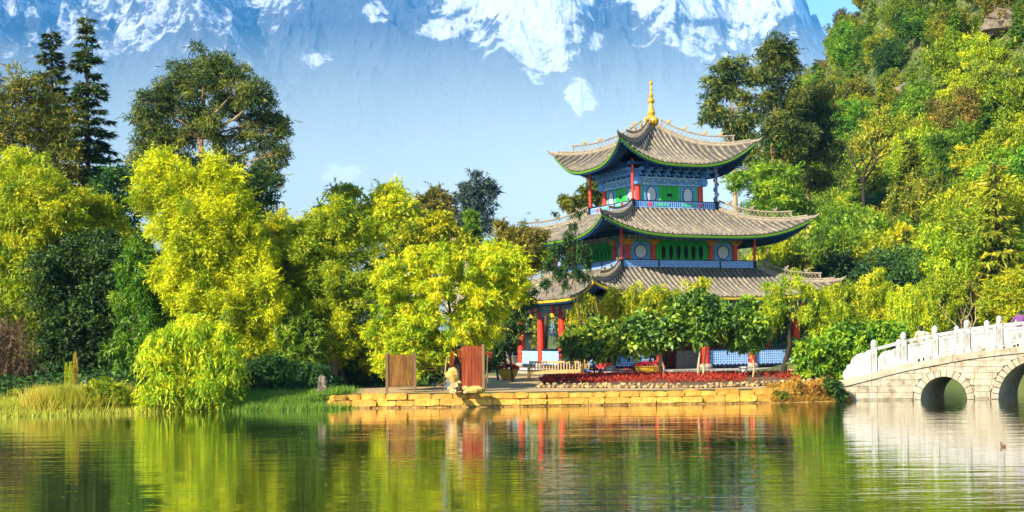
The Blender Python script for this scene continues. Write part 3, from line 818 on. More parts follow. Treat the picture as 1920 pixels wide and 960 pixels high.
# ---------------- second storey
z0 = 7.24; aw, ab = 3.85, 4.75
part('balcony_floor', M['dark_wood'], (-ab - 0.1, ab + 0.1, -ab - 0.1, ab + 0.1, z0 - 0.22, z0), four=False)
rail_face(ab, z0, 7.68, 30, 2)
mb = MB(); pole(mb, -ab, ab, 0.09, z0, 9.75); dup4(mb.build('balcony_post', M['red'], PAV, smooth=True))
mb = MB(); fbox(mb, -ab - 0.10, -ab + 0.10, ab - 0.10, ab + 0.10, z0 - 0.03, z0 + 0.47); dup4(mb.build('post_base', M['navy'], PAV))
mb = MB(); pole(mb, -aw, aw, 0.19, z0, 9.0, 14); dup4(mb.build('column', M['red'], PAV, smooth=True))
for u in (-2.08, 2.08):
    mb = MB(); pole(mb, u, aw, 0.17, z0, 9.0, 14); dup4(mb.build('column', M['red'], PAV, smooth=True))
for s_ in (-1, 1):
    c_ = s_ * 2.96
    mb = MB(); fbox(mb, c_ - 0.85, c_ + 0.85, aw - 0.1, aw - 0.03, z0, 9.0); wl = mb.build('wall_panel', M['teal'], PAV)
    mb = MB(); fbox(mb, c_ - 0.58, c_ + 0.58, aw - 0.03, aw + 0.02, z0 + 0.1, 8.86); mb.build('blue_panel', M['blue'], wl)
    mb = MB(); disc(mb, c_, 8.27, 0.40, 0.40, aw + 0.02, aw + 0.04); mb.build('round_window', M['white'], wl)
    mb = MB(); ring(mb, c_, 8.27, 0.40, 0.40, 0.05, aw + 0.02, aw + 0.07); mb.build('window_frame', M['navy'], wl)
    dup4(wl)
# pierced green screen of six ovals
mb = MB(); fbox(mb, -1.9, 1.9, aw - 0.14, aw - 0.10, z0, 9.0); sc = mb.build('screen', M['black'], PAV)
mb = MB()
fbox(mb, -1.92, 1.92, aw - 0.08, aw + 0.0, z0, 7.70); fbox(mb, -1.92, 1.92, aw - 0.08, aw, 8.80, 9.0)
NOV = 6
for i in range(NOV):
    c_ = -1.60 + 3.2 * (i + 0.5) / NOV
    # green field round the oval: quads from oval to cell edge
    n = 28; w_, hh = 3.2 / NOV / 2, 0.55; cz = 8.25
    A = ellipse(c_, cz, 0.19, 0.47, n); B = []
    for q in range(n):
        t = 2 * math.pi * q / n; ct, st = math.cos(t), math.sin(t); s_ = min(w_ / max(abs(ct), 1e-6), hh / max(abs(st), 1e-6))
        B.append((c_ + ct * s_, cz + st * s_))
    mb.add([(x, -aw + 0.02, z) for x, z in A] + [(x, -aw + 0.02, z) for x, z in B], [(q, (q + 1) % n, n + (q + 1) % n, n + q) for q in range(n)])
fbox(mb, -1.92, -1.60, aw - 0.08, aw - 0.02, 7.70, 8.80); fbox(mb, 1.60, 1.92, aw - 0.08, aw - 0.02, 7.70, 8.80)
mb.build('green_field', M['green'], sc)
for i in range(NOV):
    c_ = -1.60 + 3.2 * (i + 0.5) / NOV
    mb = MB(); ring(mb, c_, 8.25, 0.185, 0.465, 0.035, aw - 0.06, aw + 0.05, 20); mb.build('oval_frame', M['green_bright'], sc)
dup4(sc)
part('beam', M['corbel_paint'], (-aw - 0.25, aw + 0.25, aw - 0.12, aw + 0.10, 9.0, 9.32))
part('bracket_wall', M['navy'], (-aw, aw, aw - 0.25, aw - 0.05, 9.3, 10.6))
cm = MB(); cm.add([(-0.5, -0.06, 0), (0.5, -0.06, 0), (0.15, -0.06, -0.32), (-0.15, -0.06, -0.32), (-0.5, 0.06, 0), (0.5, 0.06, 0), (0.15, 0.06, -0.32), (-0.15, 0.06, -0.32)], [(0, 3, 2, 1), (4, 5, 6, 7), (0, 1, 5, 4), (1, 2, 6, 5), (2, 3, 7, 6), (3, 0, 4, 7)])
cme = cm.mesh('corbel', M['orange'])
bm = bracket_mesh(1.0, M['blue_deep'])
for k in range(4):
    Rk = Matrix.Rotation(R(90 * k), 4, 'Z')
    for u in (-3.85, -2.08, 2.08, 3.85): inst('corbel', cme, PAV, Rk @ Vector((u, -aw - 0.14, 9.02)), (0, 0, R(90 * k)))
    for i in range(10): inst('bracket', bm, PAV, Rk @ Vector((-3.9 + i * 0.866, -aw + 0.05, 9.33)), (0, 0, R(90 * k)))
part('purlin', M['blue_deep'], (-5.0, 5.0, 4.68, 4.83, 9.62, 9.76))

# ---------------- ground storey
z0 = 0.98; ac = 6.6
part('platform', M['stone_grey'], (-7.6, 7.6, -7.6, 7.6, 0.3, 0.94), four=False)
part('platform_coping', M['marble'], (-7.7, 7.7, 7.35, 7.7, 0.86, z0))
part('floor', M['stone_grey'], (-7.35, 7.35, -7.35, 7.35, 0.9, 0.975), four=False)
part('ceiling', M['dark_wood'], (-6.5, 6.5, -6.5, 6.5, 5.10, 5.2), four=False)
for k in range(4):
    Rk = Matrix.Rotation(R(90 * k), 4, 'Z')
    for i in range(4):
        u = -ac + i * 3.3
        mb = MB(); pole(mb, u, ac, 0.235, z0, 5.0, 14); o = mb.build('column', M['red'], PAV, smooth=True); o.rotation_euler.z = R(90 * k)
        mb = MB(); mb.lathe([(0.34, z0), (0.40, z0 + 0.10), (0.40, z0 + 0.2), (0.30, z0 + 0.30)], 14, (u, -ac, 0)); o = mb.build('column_base', M['stone_grey'], PAV); o.rotation_euler.z = R(90 * k)
part('beam', M['beam_paint'], (-ac - 0.3, ac + 0.3, ac - 0.13, ac + 0.13, 4.62, 5.0))
part('purlin', M['blue_deep'], (-ac - 0.9, ac + 0.9, ac + 0.55, ac + 0.72, 5.0, 5.18))
cm = MB()
for s_ in (-1, 1):
    cm.add([(s_ * 0.2, -0.05, 0), (s_ * 0.95, -0.05, 0), (s_ * 0.75, -0.05, -0.16), (s_ * 0.45, -0.05, -0.24), (s_ * 0.2, -0.05, -0.5), (s_ * 0.2, 0.05, 0), (s_ * 0.95, 0.05, 0), (s_ * 0.75, 0.05, -0.16), (s_ * 0.45, 0.05, -0.24), (s_ * 0.2, 0.05, -0.5)],
           [(0, 1, 2, 3, 4), (9, 8, 7, 6, 5), (0, 1, 6, 5), (1, 2, 7, 6), (2, 3, 8, 7), (3, 4, 9, 8), (4, 0, 5, 9)])
cme = cm.mesh('corbel', M['corbel_paint'])
hm = MB(); hm.tube([(0, 0, 0.75), (0, 0, 0.12)], [0.13, 0.13], 10); hme = hm.mesh('hanging_post', M['red'])
tm = MB(); tm.lathe([(0.14, 0.16), (0.17, 0.08), (0.13, 0.0), (0.16, -0.08), (0.02, -0.2)], 10); tme = tm.mesh('lotus_tip', M['yellow_trim'])
bm = bracket_mesh(0.9, M['corbel_paint'])
for k in range(4):
    Rk = Matrix.Rotation(R(90 * k), 4, 'Z')
    for i in range(5):
        u = -ac + i * 3.3
        inst('corbel', cme, PAV, Rk @ Vector((u, -ac, 4.6)), (0, 0, R(90 * k)))
        h_ = inst('hanging_post', hme, PAV, Rk @ Vector((u, -ac - 0.62, 4.36)), (0, 0, R(90 * k)))
        inst('lotus_tip', tme, h_)
    for i in range(17): inst('bracket', bm, PAV, Rk @ Vector((-ac + i * 0.825, -ac + 0.1, 5.0)), (0, 0, R(90 * k)))
# balustrade panels with blue fretwork between the columns
for k in range(4):
    for i in range(4):
        if k == 0 and i == 1: continue
        ua, ub = -ac + i * 3.3 + 0.28, -ac + (i + 1) * 3.3 - 0.28
        za, zb = 1.22, 2.12
        mb = MB(); fbox(mb, ua, ub, ac - 0.035, ac + 0.0, za, zb); o = mb.build('lattice_panel', M['blue_deep'], PAV); o.rotation_euler.z = R(90 * k)
        mb = MB(); st = 0.15
        nc, nr = int((ub - ua) / st), 6
        for r_ in range(nr):
            for c_ in range(nc):
                u = ua + (c_ + 0.5) * (ub - ua) / nc; z = za + (r_ + 0.5) * (zb - za) / nr
                if (r_ + c_) % 2: fbox(mb, u - st * 0.95, u + st * 0.95, ac, ac + 0.05, z - 0.032, z + 0.032)
                else: fbox(mb, u - 0.032, u + 0.032, ac, ac + 0.046, z - st * 0.95, z + st * 0.95)
        mb.build('fretwork', M['blue_light'], o)
        mb = MB(); fbox(mb, ua - 0.1, ub + 0.1, ac - 0.08, ac + 0.1, zb, zb + 0.07); fbox(mb, ua - 0.1, ub + 0.1, ac - 0.08, ac + 0.1, za - 0.10, za - 0.02)
        for u in (ua, ub, (ua + ub) / 2): fbox(mb, u - 0.05, u + 0.05, ac - 0.06, ac + 0.08, z0, za - 0.1)
        mb.build('rail', M['navy'], o)
# inner hall
mb = MB(); fbox(mb, -3.7, 3.7, 3.6, 3.7, z0, 5.1); wl = mb.build('inner_wall', M['dark_wood'], PAV)
for i in range(6):
    u = -3.0 + i * 1.2
    mb = MB(); fbox(mb, u - 0.52, u + 0.52, 3.7, 3.76, z0 + 0.1, 4.2); mb.build('door_leaf', M['plank_red'], wl)
dup4(wl)
mb = MB(); pole(mb, -3.85, 3.85, 0.22, z0, 5.1); dup4(mb.build('inner_column', M['red'], PAV, smooth=True))
# steps at the entrance bay
mb = MB()
for i in range(3): fbox(mb, -3.1, -0.2, 7.6, 8.7 - 0.33 * i, 0.5, 0.64 + 0.11 * (i + 1) - 0.002)
mb.build('entrance_steps', M['stone_grey'], PAV)

# big carved stone cheek block in front of the entrance
p0 = on(1300, 700, GZ)
cb = empty('carved_stone_block', (p0.x, p0.y - 0.3, GZ), R(8)); tag(cb, 'weathered grey carved stone block with scrolled side before the pavilion steps', 'stone block')
mb = MB(); mb.prism([(-1.15, 0), (1.15, 0), (1.15, 0.42), (1.0, 0.5), (0.92, 0.72), (1.05, 0.9), (0.85, 1.02), (0.8, 1.42), (-1.08, 1.42), (-1.12, 0.2)], 0, 0.8, lambda a, b_, h: (a, h, b_)); mb.build('body', M['stone_grey'], cb)
mb = MB(); mb.box(-1.2, 1.2, -0.06, 0.9, -0.05, 0.16); mb.build('plinth', M['stone_grey'], cb)
mb = MB(); mb.tube([(0.92 + 0.13 * math.cos(t), -0.02, 0.78 + 0.13 * math.sin(t)) for t in np.linspace(0, 5.2, 14)], 0.045, 5); mb.tube([(-0.8 + 1.5 * i / 12, -0.02, 1.2 + 0.06 * math.sin(i * 1.7)) for i in range(13)], 0.04, 5); mb.build('carving', M['stone_grey'], cb)
p0 = on(1366, 699, GZ)
dr = empty('stone_drum', (p0.x, p0.y, GZ)); tag(dr, 'round white stone drum on a foot beside the red column', 'stone drum')
mb = MB(); mb.lathe([(0.28, 0.2), (0.42, 0.26), (0.46, 0.4), (0.42, 0.54), (0.28, 0.6)], 16); mb.build('drum', M['marble'], dr, smooth=True)
mb = MB(); mb.box(-0.34, 0.34, -0.3, 0.3, 0, 0.2); mb.build('foot', M['marble'], dr)
p0 = on(1394, 703, GZ)
dr = empty('stone_stool', (p0.x, p0.y, GZ)); tag(dr, 'small squared white stone stool right of the round drum', 'stone stool')
mb = MB(); mb.lathe([(0.24, 0), (0.3, 0.08), (0.22, 0.2), (0.22, 0.34), (0.3, 0.42), (0.3, 0.5), (0.1, 0.52)], 10); mb.build('stool', M['marble'], dr)
# ================================================================== BRIDGE
BY = 64.3
ORG = at(1583, 750, BY); ORG.z = 0
E_U = Vector((1.0, -0.05, 0)).normalized()
E_W = Vector((math.sin(R(31)), math.cos(R(31)), 0))
BW = 4.3                                    # deck width along the skew passage
BR = empty('stone_bridge', ORG); tag(BR, 'cream stone arch bridge with white marble railing at the right', 'bridge')
def bu(px): return at(px, 700, BY).x - ORG.x
def bz(px, py): return at(px, py, BY).z
def bw(u, w, z):                            # bridge-local point
    q = E_U * u + E_W * w; return Vector((q.x, q.y, z))
_bp = [(1583, 712.5), (1640, 698), (1695, 683.5), (1755, 671.5), (1812, 661), (1870, 653.5), (1920, 648.5), (1945, 647.5)]
BU = [bu(a) for a, _ in _bp]; BZ = [bz(a, b_) for a, b_ in _bp]
UC = BU[-1]                                 # crest: the bridge is symmetric about it
UL = 2 * UC
def ztop(u):
    u = u if u <= UC else 2 * UC - u
    return float(np.interp(u, BU, BZ))
BAND = 0.30
ARCH = [(bu(1767), 1.06, 0.0), (bu(1938), 1.74, 0.0), (2 * UC - bu(1767), 1.06, 0.0)]
def arch_z(u, dr=0.0):
    z = -0.6
    for c, r, zc in ARCH:
        d = abs(u - c)
        if d < r + dr: z = max(z, zc + math.sqrt((r + dr) ** 2 - d * d))
    return z
us = sorted(set([round(x, 3) for x in np.arange(-0.25, UL + 0.25, 0.12)] + [round(c + s_ * r * math.cos(t), 3) for c, r, _ in ARCH for s_ in (-1, 1) for t in (0, 0.1, 0.2, 0.35, 0.5, 0.7)]))
mb = MB()
for w in (0.06, BW - 0.06):
    mb.grid([[bw(u, w, arch_z(u)), bw(u, w, max(ztop(u) - BAND - 0.01, arch_z(u)))] for u in us])
mb.build('spandrel_core', M['bridge_mortar'], BR)
mb = MB(); mb.grid([[bw(u, w, ztop(u) - 0.02) for w in (0.05, BW - 0.05)] for u in us]); mb.build('deck', M['bridge_stone'], BR)
# vaults
for c, r, zc in ARCH:
    mb = MB()
    mb.grid([[bw(c + r * math.cos(t), w, zc + r * math.sin(t)) for w in (0.03, BW * 0.33, BW * 0.66, BW - 0.03)] for t in np.linspace(-0.35, math.pi + 0.35, 30)])
    mb.build('vault', M['bridge_stone'], BR, smooth=True)
    n = max(13, int(math.pi * r / 0.24)); RV = 0.30
    for i in range(n):
        t0, t1 = math.pi * i / n + 0.012, math.pi * (i + 1) / n - 0.012
        pr = random.Random(i + int(r * 100)).uniform(-0.006, 0.012)
        mbk = MB()
        poly = [(c + q * math.cos(t), zc + q * math.sin(t)) for q, t in ((r - 0.012, t0), (r + RV, t0), (r + RV, (t0 + t1) / 2), (r + RV, t1), (r - 0.012, t1), (r - 0.012, (t0 + t1) / 2))]
        mbk.prism(poly, -0.035 - pr, 0.25, lambda a, b_, h: bw(a, h, b_))
        mbk.build('voussoir', M['bridge_stone'], BR)
# coursed face stones, cut to the arch rings and to the coping
rg = random.Random(8)
for ci in range(9):
    za, zb = -0.22 + 0.285 * ci + 0.008, -0.22 + 0.285 * (ci + 1) - 0.008
    u = -0.1 - rg.uniform(0, 0.4)
    while u < UL:
        w = rg.choice((0.38, 0.55, 0.72, 0.95)) * rg.uniform(0.9, 1.15)
        ua, ub = u + 0.008, u + w - 0.008
        lo, hi = [], []
        for q in np.linspace(ua, ub, 6):
            a_ = max(za, arch_z(q, 0.31)); b_ = min(zb, ztop(q) - BAND - 0.012)
            if b_ - a_ > 0.03: lo.append((q, a_)); hi.append((q, b_))
        if len(lo) >= 2:
            mbk = MB(); mbk.prism(lo + hi[::-1], -0.012 - rg.uniform(0, 0.018), 0.2, lambda a, b_, h: bw(a, h, b_))
            mbk.build('face_stone', M['bridge_wet' if ci == 0 else 'bridge_stone'], BR)
        u += w
# coping slabs along the deck edge
u = -0.2; i = 0
while u < UL + 0.1:
    w = 1.28
    q = [u + 0.006 + (w - 0.012) * k / 4 for k in range(5)]
    for side, (w0, w1) in enumerate(((-0.09, 0.42), (BW - 0.42, BW + 0.09))):
        mbk = MB(); mbk.prism([(x, ztop(x) - BAND) for x in q] + [(x, ztop(x)) for x in q[::-1]], w0, w1, lambda a, b_, h: bw(a, h, b_))
        mbk.build('coping_slab', M['bridge_stone'], BR)
    u += w; i += 1
# posts, rails and marble panels on both sides
post_px = [(1637, 632), (1692, 621), (1750, 611), (1809, 600), (1869, 591), (1930, 586)]
PU = [bu(a) for a, _ in post_px]; PU = PU + [2 * UC - u for u in PU[::-1]]
PH = 1.53
pm = MB()
pm.box(-0.115, 0.115, -0.115, 0.115, 0, PH - 0.36); pm.box(-0.13, 0.13, -0.13, 0.13, PH - 0.40, PH - 0.36)
pm.lathe([(0.095, PH - 0.36), (0.125, PH - 0.30), (0.125, PH - 0.12), (0.10, PH - 0.06), (0.05, PH - 0.01), (0.01, PH)], 8)
pme = pm.mesh('post', M['marble'])
for side, w in enumerate((0.10, BW - 0.10)):
    for i, u in enumerate(PU):
        o = inst('post', pme, BR, bw(u, w, ztop(u) - 0.02), (0, 0, math.atan2(E_U.y, E_U.x)))
    for a_, b_ in zip(PU, PU[1:]):
        q = [a_ + 0.11 + (b_ - a_ - 0.22) * k / 5 for k in range(6)]
        mbk = MB(); mbk.prism([(x, ztop(x) + 0.98) for x in q] + [(x, ztop(x) + 1.13) for x in q[::-1]], w - 0.08, w + 0.08, lambda a, c, h: bw(a, h, c))
        ra = mbk.build('hand_rail', M['marble'], BR)
        first = (a_ == PU[0] or b_ == PU[-1])
        if first:
            # cloud-shaped panel below the first rail
            s_ = 1 if a_ == PU[0] else -1
            x0 = a_ if s_ > 0 else b_; L = b_ - a_
            prof = [(0.10, 0.02), (L - 0.11, 0.02), (L - 0.11, 0.78), (L - 0.22, 0.86), (L - 0.34, 0.80), (L - 0.42, 0.74), (0.70, 0.84), (0.5, 0.86), (0.32, 0.78), (0.2, 0.62), (0.11, 0.42)]
            mbk = MB(); mbk.prism([(x0 + s_ * x, ztop(x0 + s_ * x) + z) for x, z in prof], w - 0.06, w + 0.06, lambda a, c, h: bw(a, h, c))
        else:
            mbk = MB(); mbk.prism([(x, ztop(x) + 0.14) for x in q] + [(x, ztop(x) + 0.90) for x in q[::-1]], w - 0.055, w + 0.055, lambda a, c, h: bw(a, h, c))
            for x in (q[1], q[4]):
                mbk.box(-0.12, 0.12, -0.05, 0.05, -0.02, 0.16, Matrix.Translation(bw(x, w, ztop(x))))
                mbk.box(-0.08, 0.08, -0.05, 0.05, 0.88, 1.0, Matrix.Translation(bw(x, w, ztop(x))))
        pn = mbk.build('rail_panel', M['marble'], BR)
        if not first:
            mbk = MB()
            for zz in (0.22, 0.78): mbk.prism([(x, ztop(x) + zz) for x in q[1:5]] + [(x, ztop(x) + zz + 0.035) for x in q[1:5][::-1]], w - 0.075, w + 0.075, lambda a, c, h: bw(a, h, c))
            mbk.build('panel_moulding', M['marble'], pn)
    # scrolled end stones
    for s_ in (1, -1):
        x0 = PU[0] if s_ > 0 else PU[-1]
        prof = [(-0.10, 0.0), (-0.10, 1.02), (-0.2, 1.10), (-0.34, 1.06), (-0.40, 0.98), (-0.55, 1.04), (-0.75, 1.02), (-0.92, 0.92), (-1.02, 0.76), (-1.05, 0.62), (-1.14, 0.66), (-1.22, 0.60), (-1.22, 0.50), (-1.32, 0.42), (-1.40, 0.28), (-1.38, 0.1), (-1.28, 0.0)]
        mbk = MB(); mbk.prism([(x0 + s_ * x, ztop(x0 + s_ * x * 0.96) + z) for x, z in (prof if s_ > 0 else prof[::-1])], w - 0.09, w + 0.09, lambda a, c, h: bw(a, h, c))
        mbk.build('scroll_stone', M['marble'], BR)
# abutment behind the bridge's near end
mb = MB(); mb.grid([[bw(-0.25, w, -0.5) for w in (0.06, BW)], [bw(-0.25, w, ztop(0) - 0.3) for w in (0.06, BW)]]); mb.build('abutment', M['bridge_mortar'], BR)

# ================================================================== PEOPLE
def cloth(name, c): return surf(name, c, tuple(x * 0.7 for x in c), scale=6, bump=0.2, rough=0.9)
def person(name, label, loc, rz, J, rad, colour_at, sc=1.0, hair_len=0.0):
    """body grown from one joint skeleton with a Skin modifier, frozen to one mesh; hair is a child"""
    names = list(J)
    E_ = [('pelvis', 'waist'), ('waist', 'chest'), ('chest', 'neck'), ('neck', 'jaw'), ('jaw', 'crown')]
    for s_ in 'lr':
        E_ += [('chest', 'sh' + s_), ('sh' + s_, 'el' + s_), ('el' + s_, 'wr' + s_), ('wr' + s_, 'ha' + s_), ('pelvis', 'hi' + s_), ('hi' + s_, 'kn' + s_), ('kn' + s_, 'an' + s_), ('an' + s_, 'to' + s_)]
    me = bpy.data.meshes.new(name + '_sk')
    me.from_pydata([J[n] for n in names], [(names.index(a), names.index(b_)) for a, b_ in E_], [])
    tmp = bpy.data.objects.new('tmp', me); COL.objects.link(tmp)
    tmp.modifiers.new('s', 'SKIN')
    if not me.skin_vertices: me.skin_vertices.new(name='')
    for i, n in enumerate(names):
        r = rad[n if n in rad else n[:-1]]
        me.skin_vertices[0].data[i].radius = (r, r)
        me.skin_vertices[0].data[i].use_root = (n == 'pelvis')
    sb = tmp.modifiers.new('b', 'SUBSURF'); sb.levels = 2; sb.render_levels = 2
    dg = bpy.context.evaluated_depsgraph_get()
    bm_ = bpy.data.meshes.new_from_object(tmp.evaluated_get(dg))
    bpy.data.objects.remove(tmp)
    bm_.name = name
    bm_.materials.clear()
    # fingers and face detail appended as a continuation of the same mesh
    mb = MB(); mb.v = [tuple(v.co) for v in bm_.vertices]; mb.f = [tuple(p.vertices) for p in bm_.polygons]
    hc = (Vector(J['jaw']) + Vector(J['crown'])) / 2
    fw = Vector(J.get('face', (0, -1, 0)))
    sd = fw.cross(Vector((0, 0, 1))).normalized()
    mb.blob(hc + fw * 0.11 - Vector((0, 0, 0.01)), (0.018, 0.018, 0.03), 1, 0.05, 6, 4)
    for s_ in (-1, 1): mb.blob(hc + sd * 0.095 * s_, (0.022, 0.022, 0.035), 1, 0.05, 6, 4)
    for s_ in 'lr':
        w_, h_ = Vector(J['wr' + s_]), Vector(J['ha' + s_]); d = (h_ - w_).normalized(); a = d.cross(Vector((0.3, 0.2, 1))).normalized()
        for q, (o_, L) in enumerate(((-0.03, 0.07), (-0.01, 0.085), (0.01, 0.08), (0.03, 0.06))):
            mb.tube([h_ + a * o_ - d * 0.02, h_ + a * o_ + d * L * 0.6, h_ + a * o_ * 0.9 + d * L + Vector((0, 0, -0.02))], [0.011, 0.010, 0.006], 5)
        mb.tube([h_ - a * 0.03 - d * 0.05, h_ - a * 0.06 + d * 0.0, h_ - a * 0.05 + d * 0.03], [0.013, 0.011, 0.007], 5)
    mats = []
    o = mb.build(name, None, None, loc, smooth=True)
    o.rotation_euler.z = rz; o.scale = (sc, sc, sc)
    idx = []
    for p in o.data.polygons:
        m_ = colour_at(p.center)
        if m_ not in mats: mats.append(m_); o.data.materials.append(M[m_])
        idx.append(mats.index(m_))
    o.data.polygons.foreach_set('material_index', idx)
    tag(o, label, 'person')
    hb = MB(); c = Vector(J['crown']) - Vector((0, 0, 0.085)) - fw * 0.018
    hb.blob(c, (0.108, 0.118, 0.122), 3, 0.04, 12, 8, fl=0.55)
    hb.blob(c - fw * 0.045 - Vector((0, 0, 0.05)), (0.09, 0.07, 0.10), 4, 0.04, 10, 6)
    hb.build('hair', M['hair'], o, smooth=True)
    return o
RAD = dict(pelvis=0.155, waist=0.145, chest=0.165, neck=0.06, jaw=0.075, crown=0.085, sh=0.075, el=0.05, wr=0.036, ha=0.04, hi=0.095, kn=0.065, an=0.045, to=0.045)
STAND = dict(pelvis=(0, 0, 0.95), waist=(0, 0, 1.10), chest=(0, 0, 1.34), neck=(0, -0.01, 1.49), jaw=(0, -0.03, 1.57), crown=(0, -0.02, 1.68),
             shl=(0.18, 0, 1.39), ell=(0.27, 0.02, 1.12), wrl=(0.26, -0.10, 0.92), hal=(0.25, -0.14, 0.86), shr=(-0.18, 0, 1.39), elr=(-0.27, 0.02, 1.12), wrr=(-0.26, -0.10, 0.92), har=(-0.25, -0.14, 0.86),
             hil=(0.10, 0, 0.88), knl=(0.11, -0.02, 0.48), anl=(0.11, 0.02, 0.09), tol=(0.12, -0.13, 0.045), hir=(-0.10, 0, 0.88), knr=(-0.11, -0.02, 0.48), anr=(-0.11, 0.02, 0.09), tor=(-0.12, -0.13, 0.045))
LEAN = dict(STAND); LEAN.update(chest=(0, -0.06, 1.33), neck=(0, -0.10, 1.48), jaw=(0, -0.14, 1.56), crown=(0, -0.14, 1.67), shl=(0.19, -0.05, 1.38), ell=(0.40, -0.02, 1.17), wrl=(0.27, -0.16, 1.08), hal=(0.22, -0.2, 1.06),
                                shr=(-0.19, -0.05, 1.38), elr=(-0.36, -0.08, 1.16), wrr=(-0.22, -0.22, 1.08), har=(-0.16, -0.26, 1.07))
SIT = dict(STAND); SIT.update(pelvis=(0, 0, 0.55), waist=(0, 0, 0.70), chest=(0, -0.03, 0.94), neck=(0, -0.05, 1.09), jaw=(0, -0.08, 1.17), crown=(0, -0.07, 1.28), shl=(0.18, -0.03, 0.99), ell=(0.25, -0.10, 0.73), wrl=(0.16, -0.33, 0.66), hal=(0.13, -0.40, 0.64),
                              shr=(-0.18, -0.03, 0.99), elr=(-0.25, -0.10, 0.73), wrr=(-0.16, -0.33, 0.66), har=(-0.13, -0.40, 0.64), hil=(0.10, -0.05, 0.52), knl=(0.12, -0.46, 0.50), anl=(0.12, -0.44, 0.09), tol=(0.12, -0.58, 0.045), hir=(-0.10, -0.05, 0.52), knr=(-0.12, -0.46, 0.50), anr=(-0.12, -0.44, 0.09), tor=(-0.12, -0.58, 0.045))
M['beige_cloth'] = cloth('beige_jacket', (0.42, 0.36, 0.24)); M['purple_cloth'] = cloth('purple_jacket', (0.16, 0.05, 0.18)); M['dark_cloth'] = cloth('dark_trousers', (0.03, 0.03, 0.04))
M['red_cloth'] = cloth('red_shirt', (0.5, 0.03, 0.03)); M['ochre_cloth'] = cloth('ochre_top', (0.5, 0.3, 0.1)); M['blue_cloth'] = cloth('blue_jeans', (0.06, 0.16, 0.42))
def dress(top, legs, zt, zl, sleeve=0.40):
    def f(c):
        if c.z > zt: return 'skin'
        if c.z < zl: return legs
        return 'skin' if (abs(c.y) > sleeve) else top
    return f
def deck(px, w):
    u = bu(px); q = bw(u, w, ztop(u)); return Vector((ORG.x + q.x, ORG.y + q.y, ztop(u) - 0.02))
person('person', 'person in a beige jacket standing on the bridge, seen from behind', deck(1713, 1.2), R(165), STAND, RAD, dress('beige_cloth', 'dark_cloth', 1.50, 0.90))
person('person', 'person in a purple jacket leaning on the bridge rail at the right edge', deck(1902, 0.75), R(150), LEAN, RAD, dress('purple_cloth', 'dark_cloth', 1.47, 0.90))

# ================================================================== FURNITURE ON THE POINT
def bench(loc, rz, L=2.15):
    b_ = empty('park_bench', loc, rz); tag(b_, 'slatted teak park bench on the sandy path left of the flower bed', 'bench')
    for i in range(5):
        mb = MB(); mb.box(-L / 2, L / 2, -0.28 + i * 0.105, -0.28 + i * 0.105 + 0.085, 0.44, 0.47); mb.build('seat_slat', M['wood'], b_)
    for i in range(17):
        u = -L / 2 + 0.12 + (L - 0.24) * i / 16
        mb = MB(); mb.box(u - 0.026, u + 0.026, -0.012, 0.012, 0, 0.36); o = mb.build('back_slat', M['wood'], b_, (0, 0.24, 0.53)); o.rotation_euler.x = R(-12)
    mb = MB(); mb.box(-L / 2, L / 2, -0.03, 0.03, 0, 0.09); o = mb.build('back_rail', M['wood'], b_, (0, 0.325, 0.88)); o.rotation_euler.x = R(-12)
    mb = MB(); mb.box(-L / 2, L / 2, -0.025, 0.025, -0.06, 0.0); mb.build('back_rail', M['wood'], b_, (0, 0.245, 0.54))
    mb = MB(); mb.box(-L / 2, L / 2, -0.30, -0.27, 0.36, 0.44); mb.build('apron', M['wood'], b_)
    for s_ in (-1, 1):
        mb = MB(); mb.box(s_ * L / 2 - 0.04, s_ * L / 2 + 0.04, -0.30, -0.22, 0, 0.66); mb.build('leg', M['wood'], b_)
        mb = MB(); mb.tube([(s_ * L / 2, 0.20, 0), (s_ * L / 2, 0.21, 0.45), (s_ * L / 2, 0.34, 0.98)], 0.045, 4); mb.build('leg', M['wood'], b_)
        mb = MB(); mb.box(s_ * L / 2 - 0.05, s_ * L / 2 + 0.05, -0.34, 0.28, 0.66, 0.70); mb.build('arm_rest', M['wood'], b_)
    return b_
p0 = on(1040, 714, GZ); bench((p0.x, p0.y, GZ), R(-9), 2.55).scale = (1.1, 1.1, 1.1)

p0 = on(1103, 712, GZ)
b2 = empty('low_stone_seat', (p0.x + 0.35, p0.y + 0.1, GZ)); tag(b2, 'low stone seat under the two visitors behind the flower bed', 'seat')
mb = MB(); mb.box(-1.3, 1.3, -0.25, 0.3, 0.36, 0.46); mb.build('seat_slab', M['stone_grey'], b2)
for u in (-1.0, 0.0, 1.0):
    mb = MB(); mb.box(u - 0.15, u + 0.15, -0.2, 0.25, 0, 0.36); mb.build('support', M['stone_grey'], b2)
person('person', 'seated person in an ochre top and jeans right of the teak bench', (p0.x - 0.2, p0.y + 0.12, GZ), R(12), SIT, RAD, dress('ochre_cloth', 'blue_cloth', 1.10, 0.60))
person('person', 'seated person in a red shirt beside the white bag', (p0.x + 0.75, p0.y + 0.12, GZ), R(-8), SIT, RAD, dress('red_cloth', 'dark_cloth', 1.10, 0.60))
bag = empty('shopping_bag', (p0.x + 1.15, p0.y - 0.42, GZ)); tag(bag, 'white shopping bag on the ground by the person in red', 'bag')
mb = MB(); mb.prism([(-0.25, 0), (0.25, 0), (0.28, 0.46), (-0.28, 0.46)], -0.09, 0.09, lambda a, b_, h: (a, h, b_)); mb.build('bag_body', M['white'], bag)
mb = MB(); mb.tube([(-0.12, -0.05, 0.45), (-0.08, -0.05, 0.6), (0.08, -0.05, 0.6), (0.12, -0.05, 0.45)], 0.012, 5); mb.build('handle', M['white'], bag)

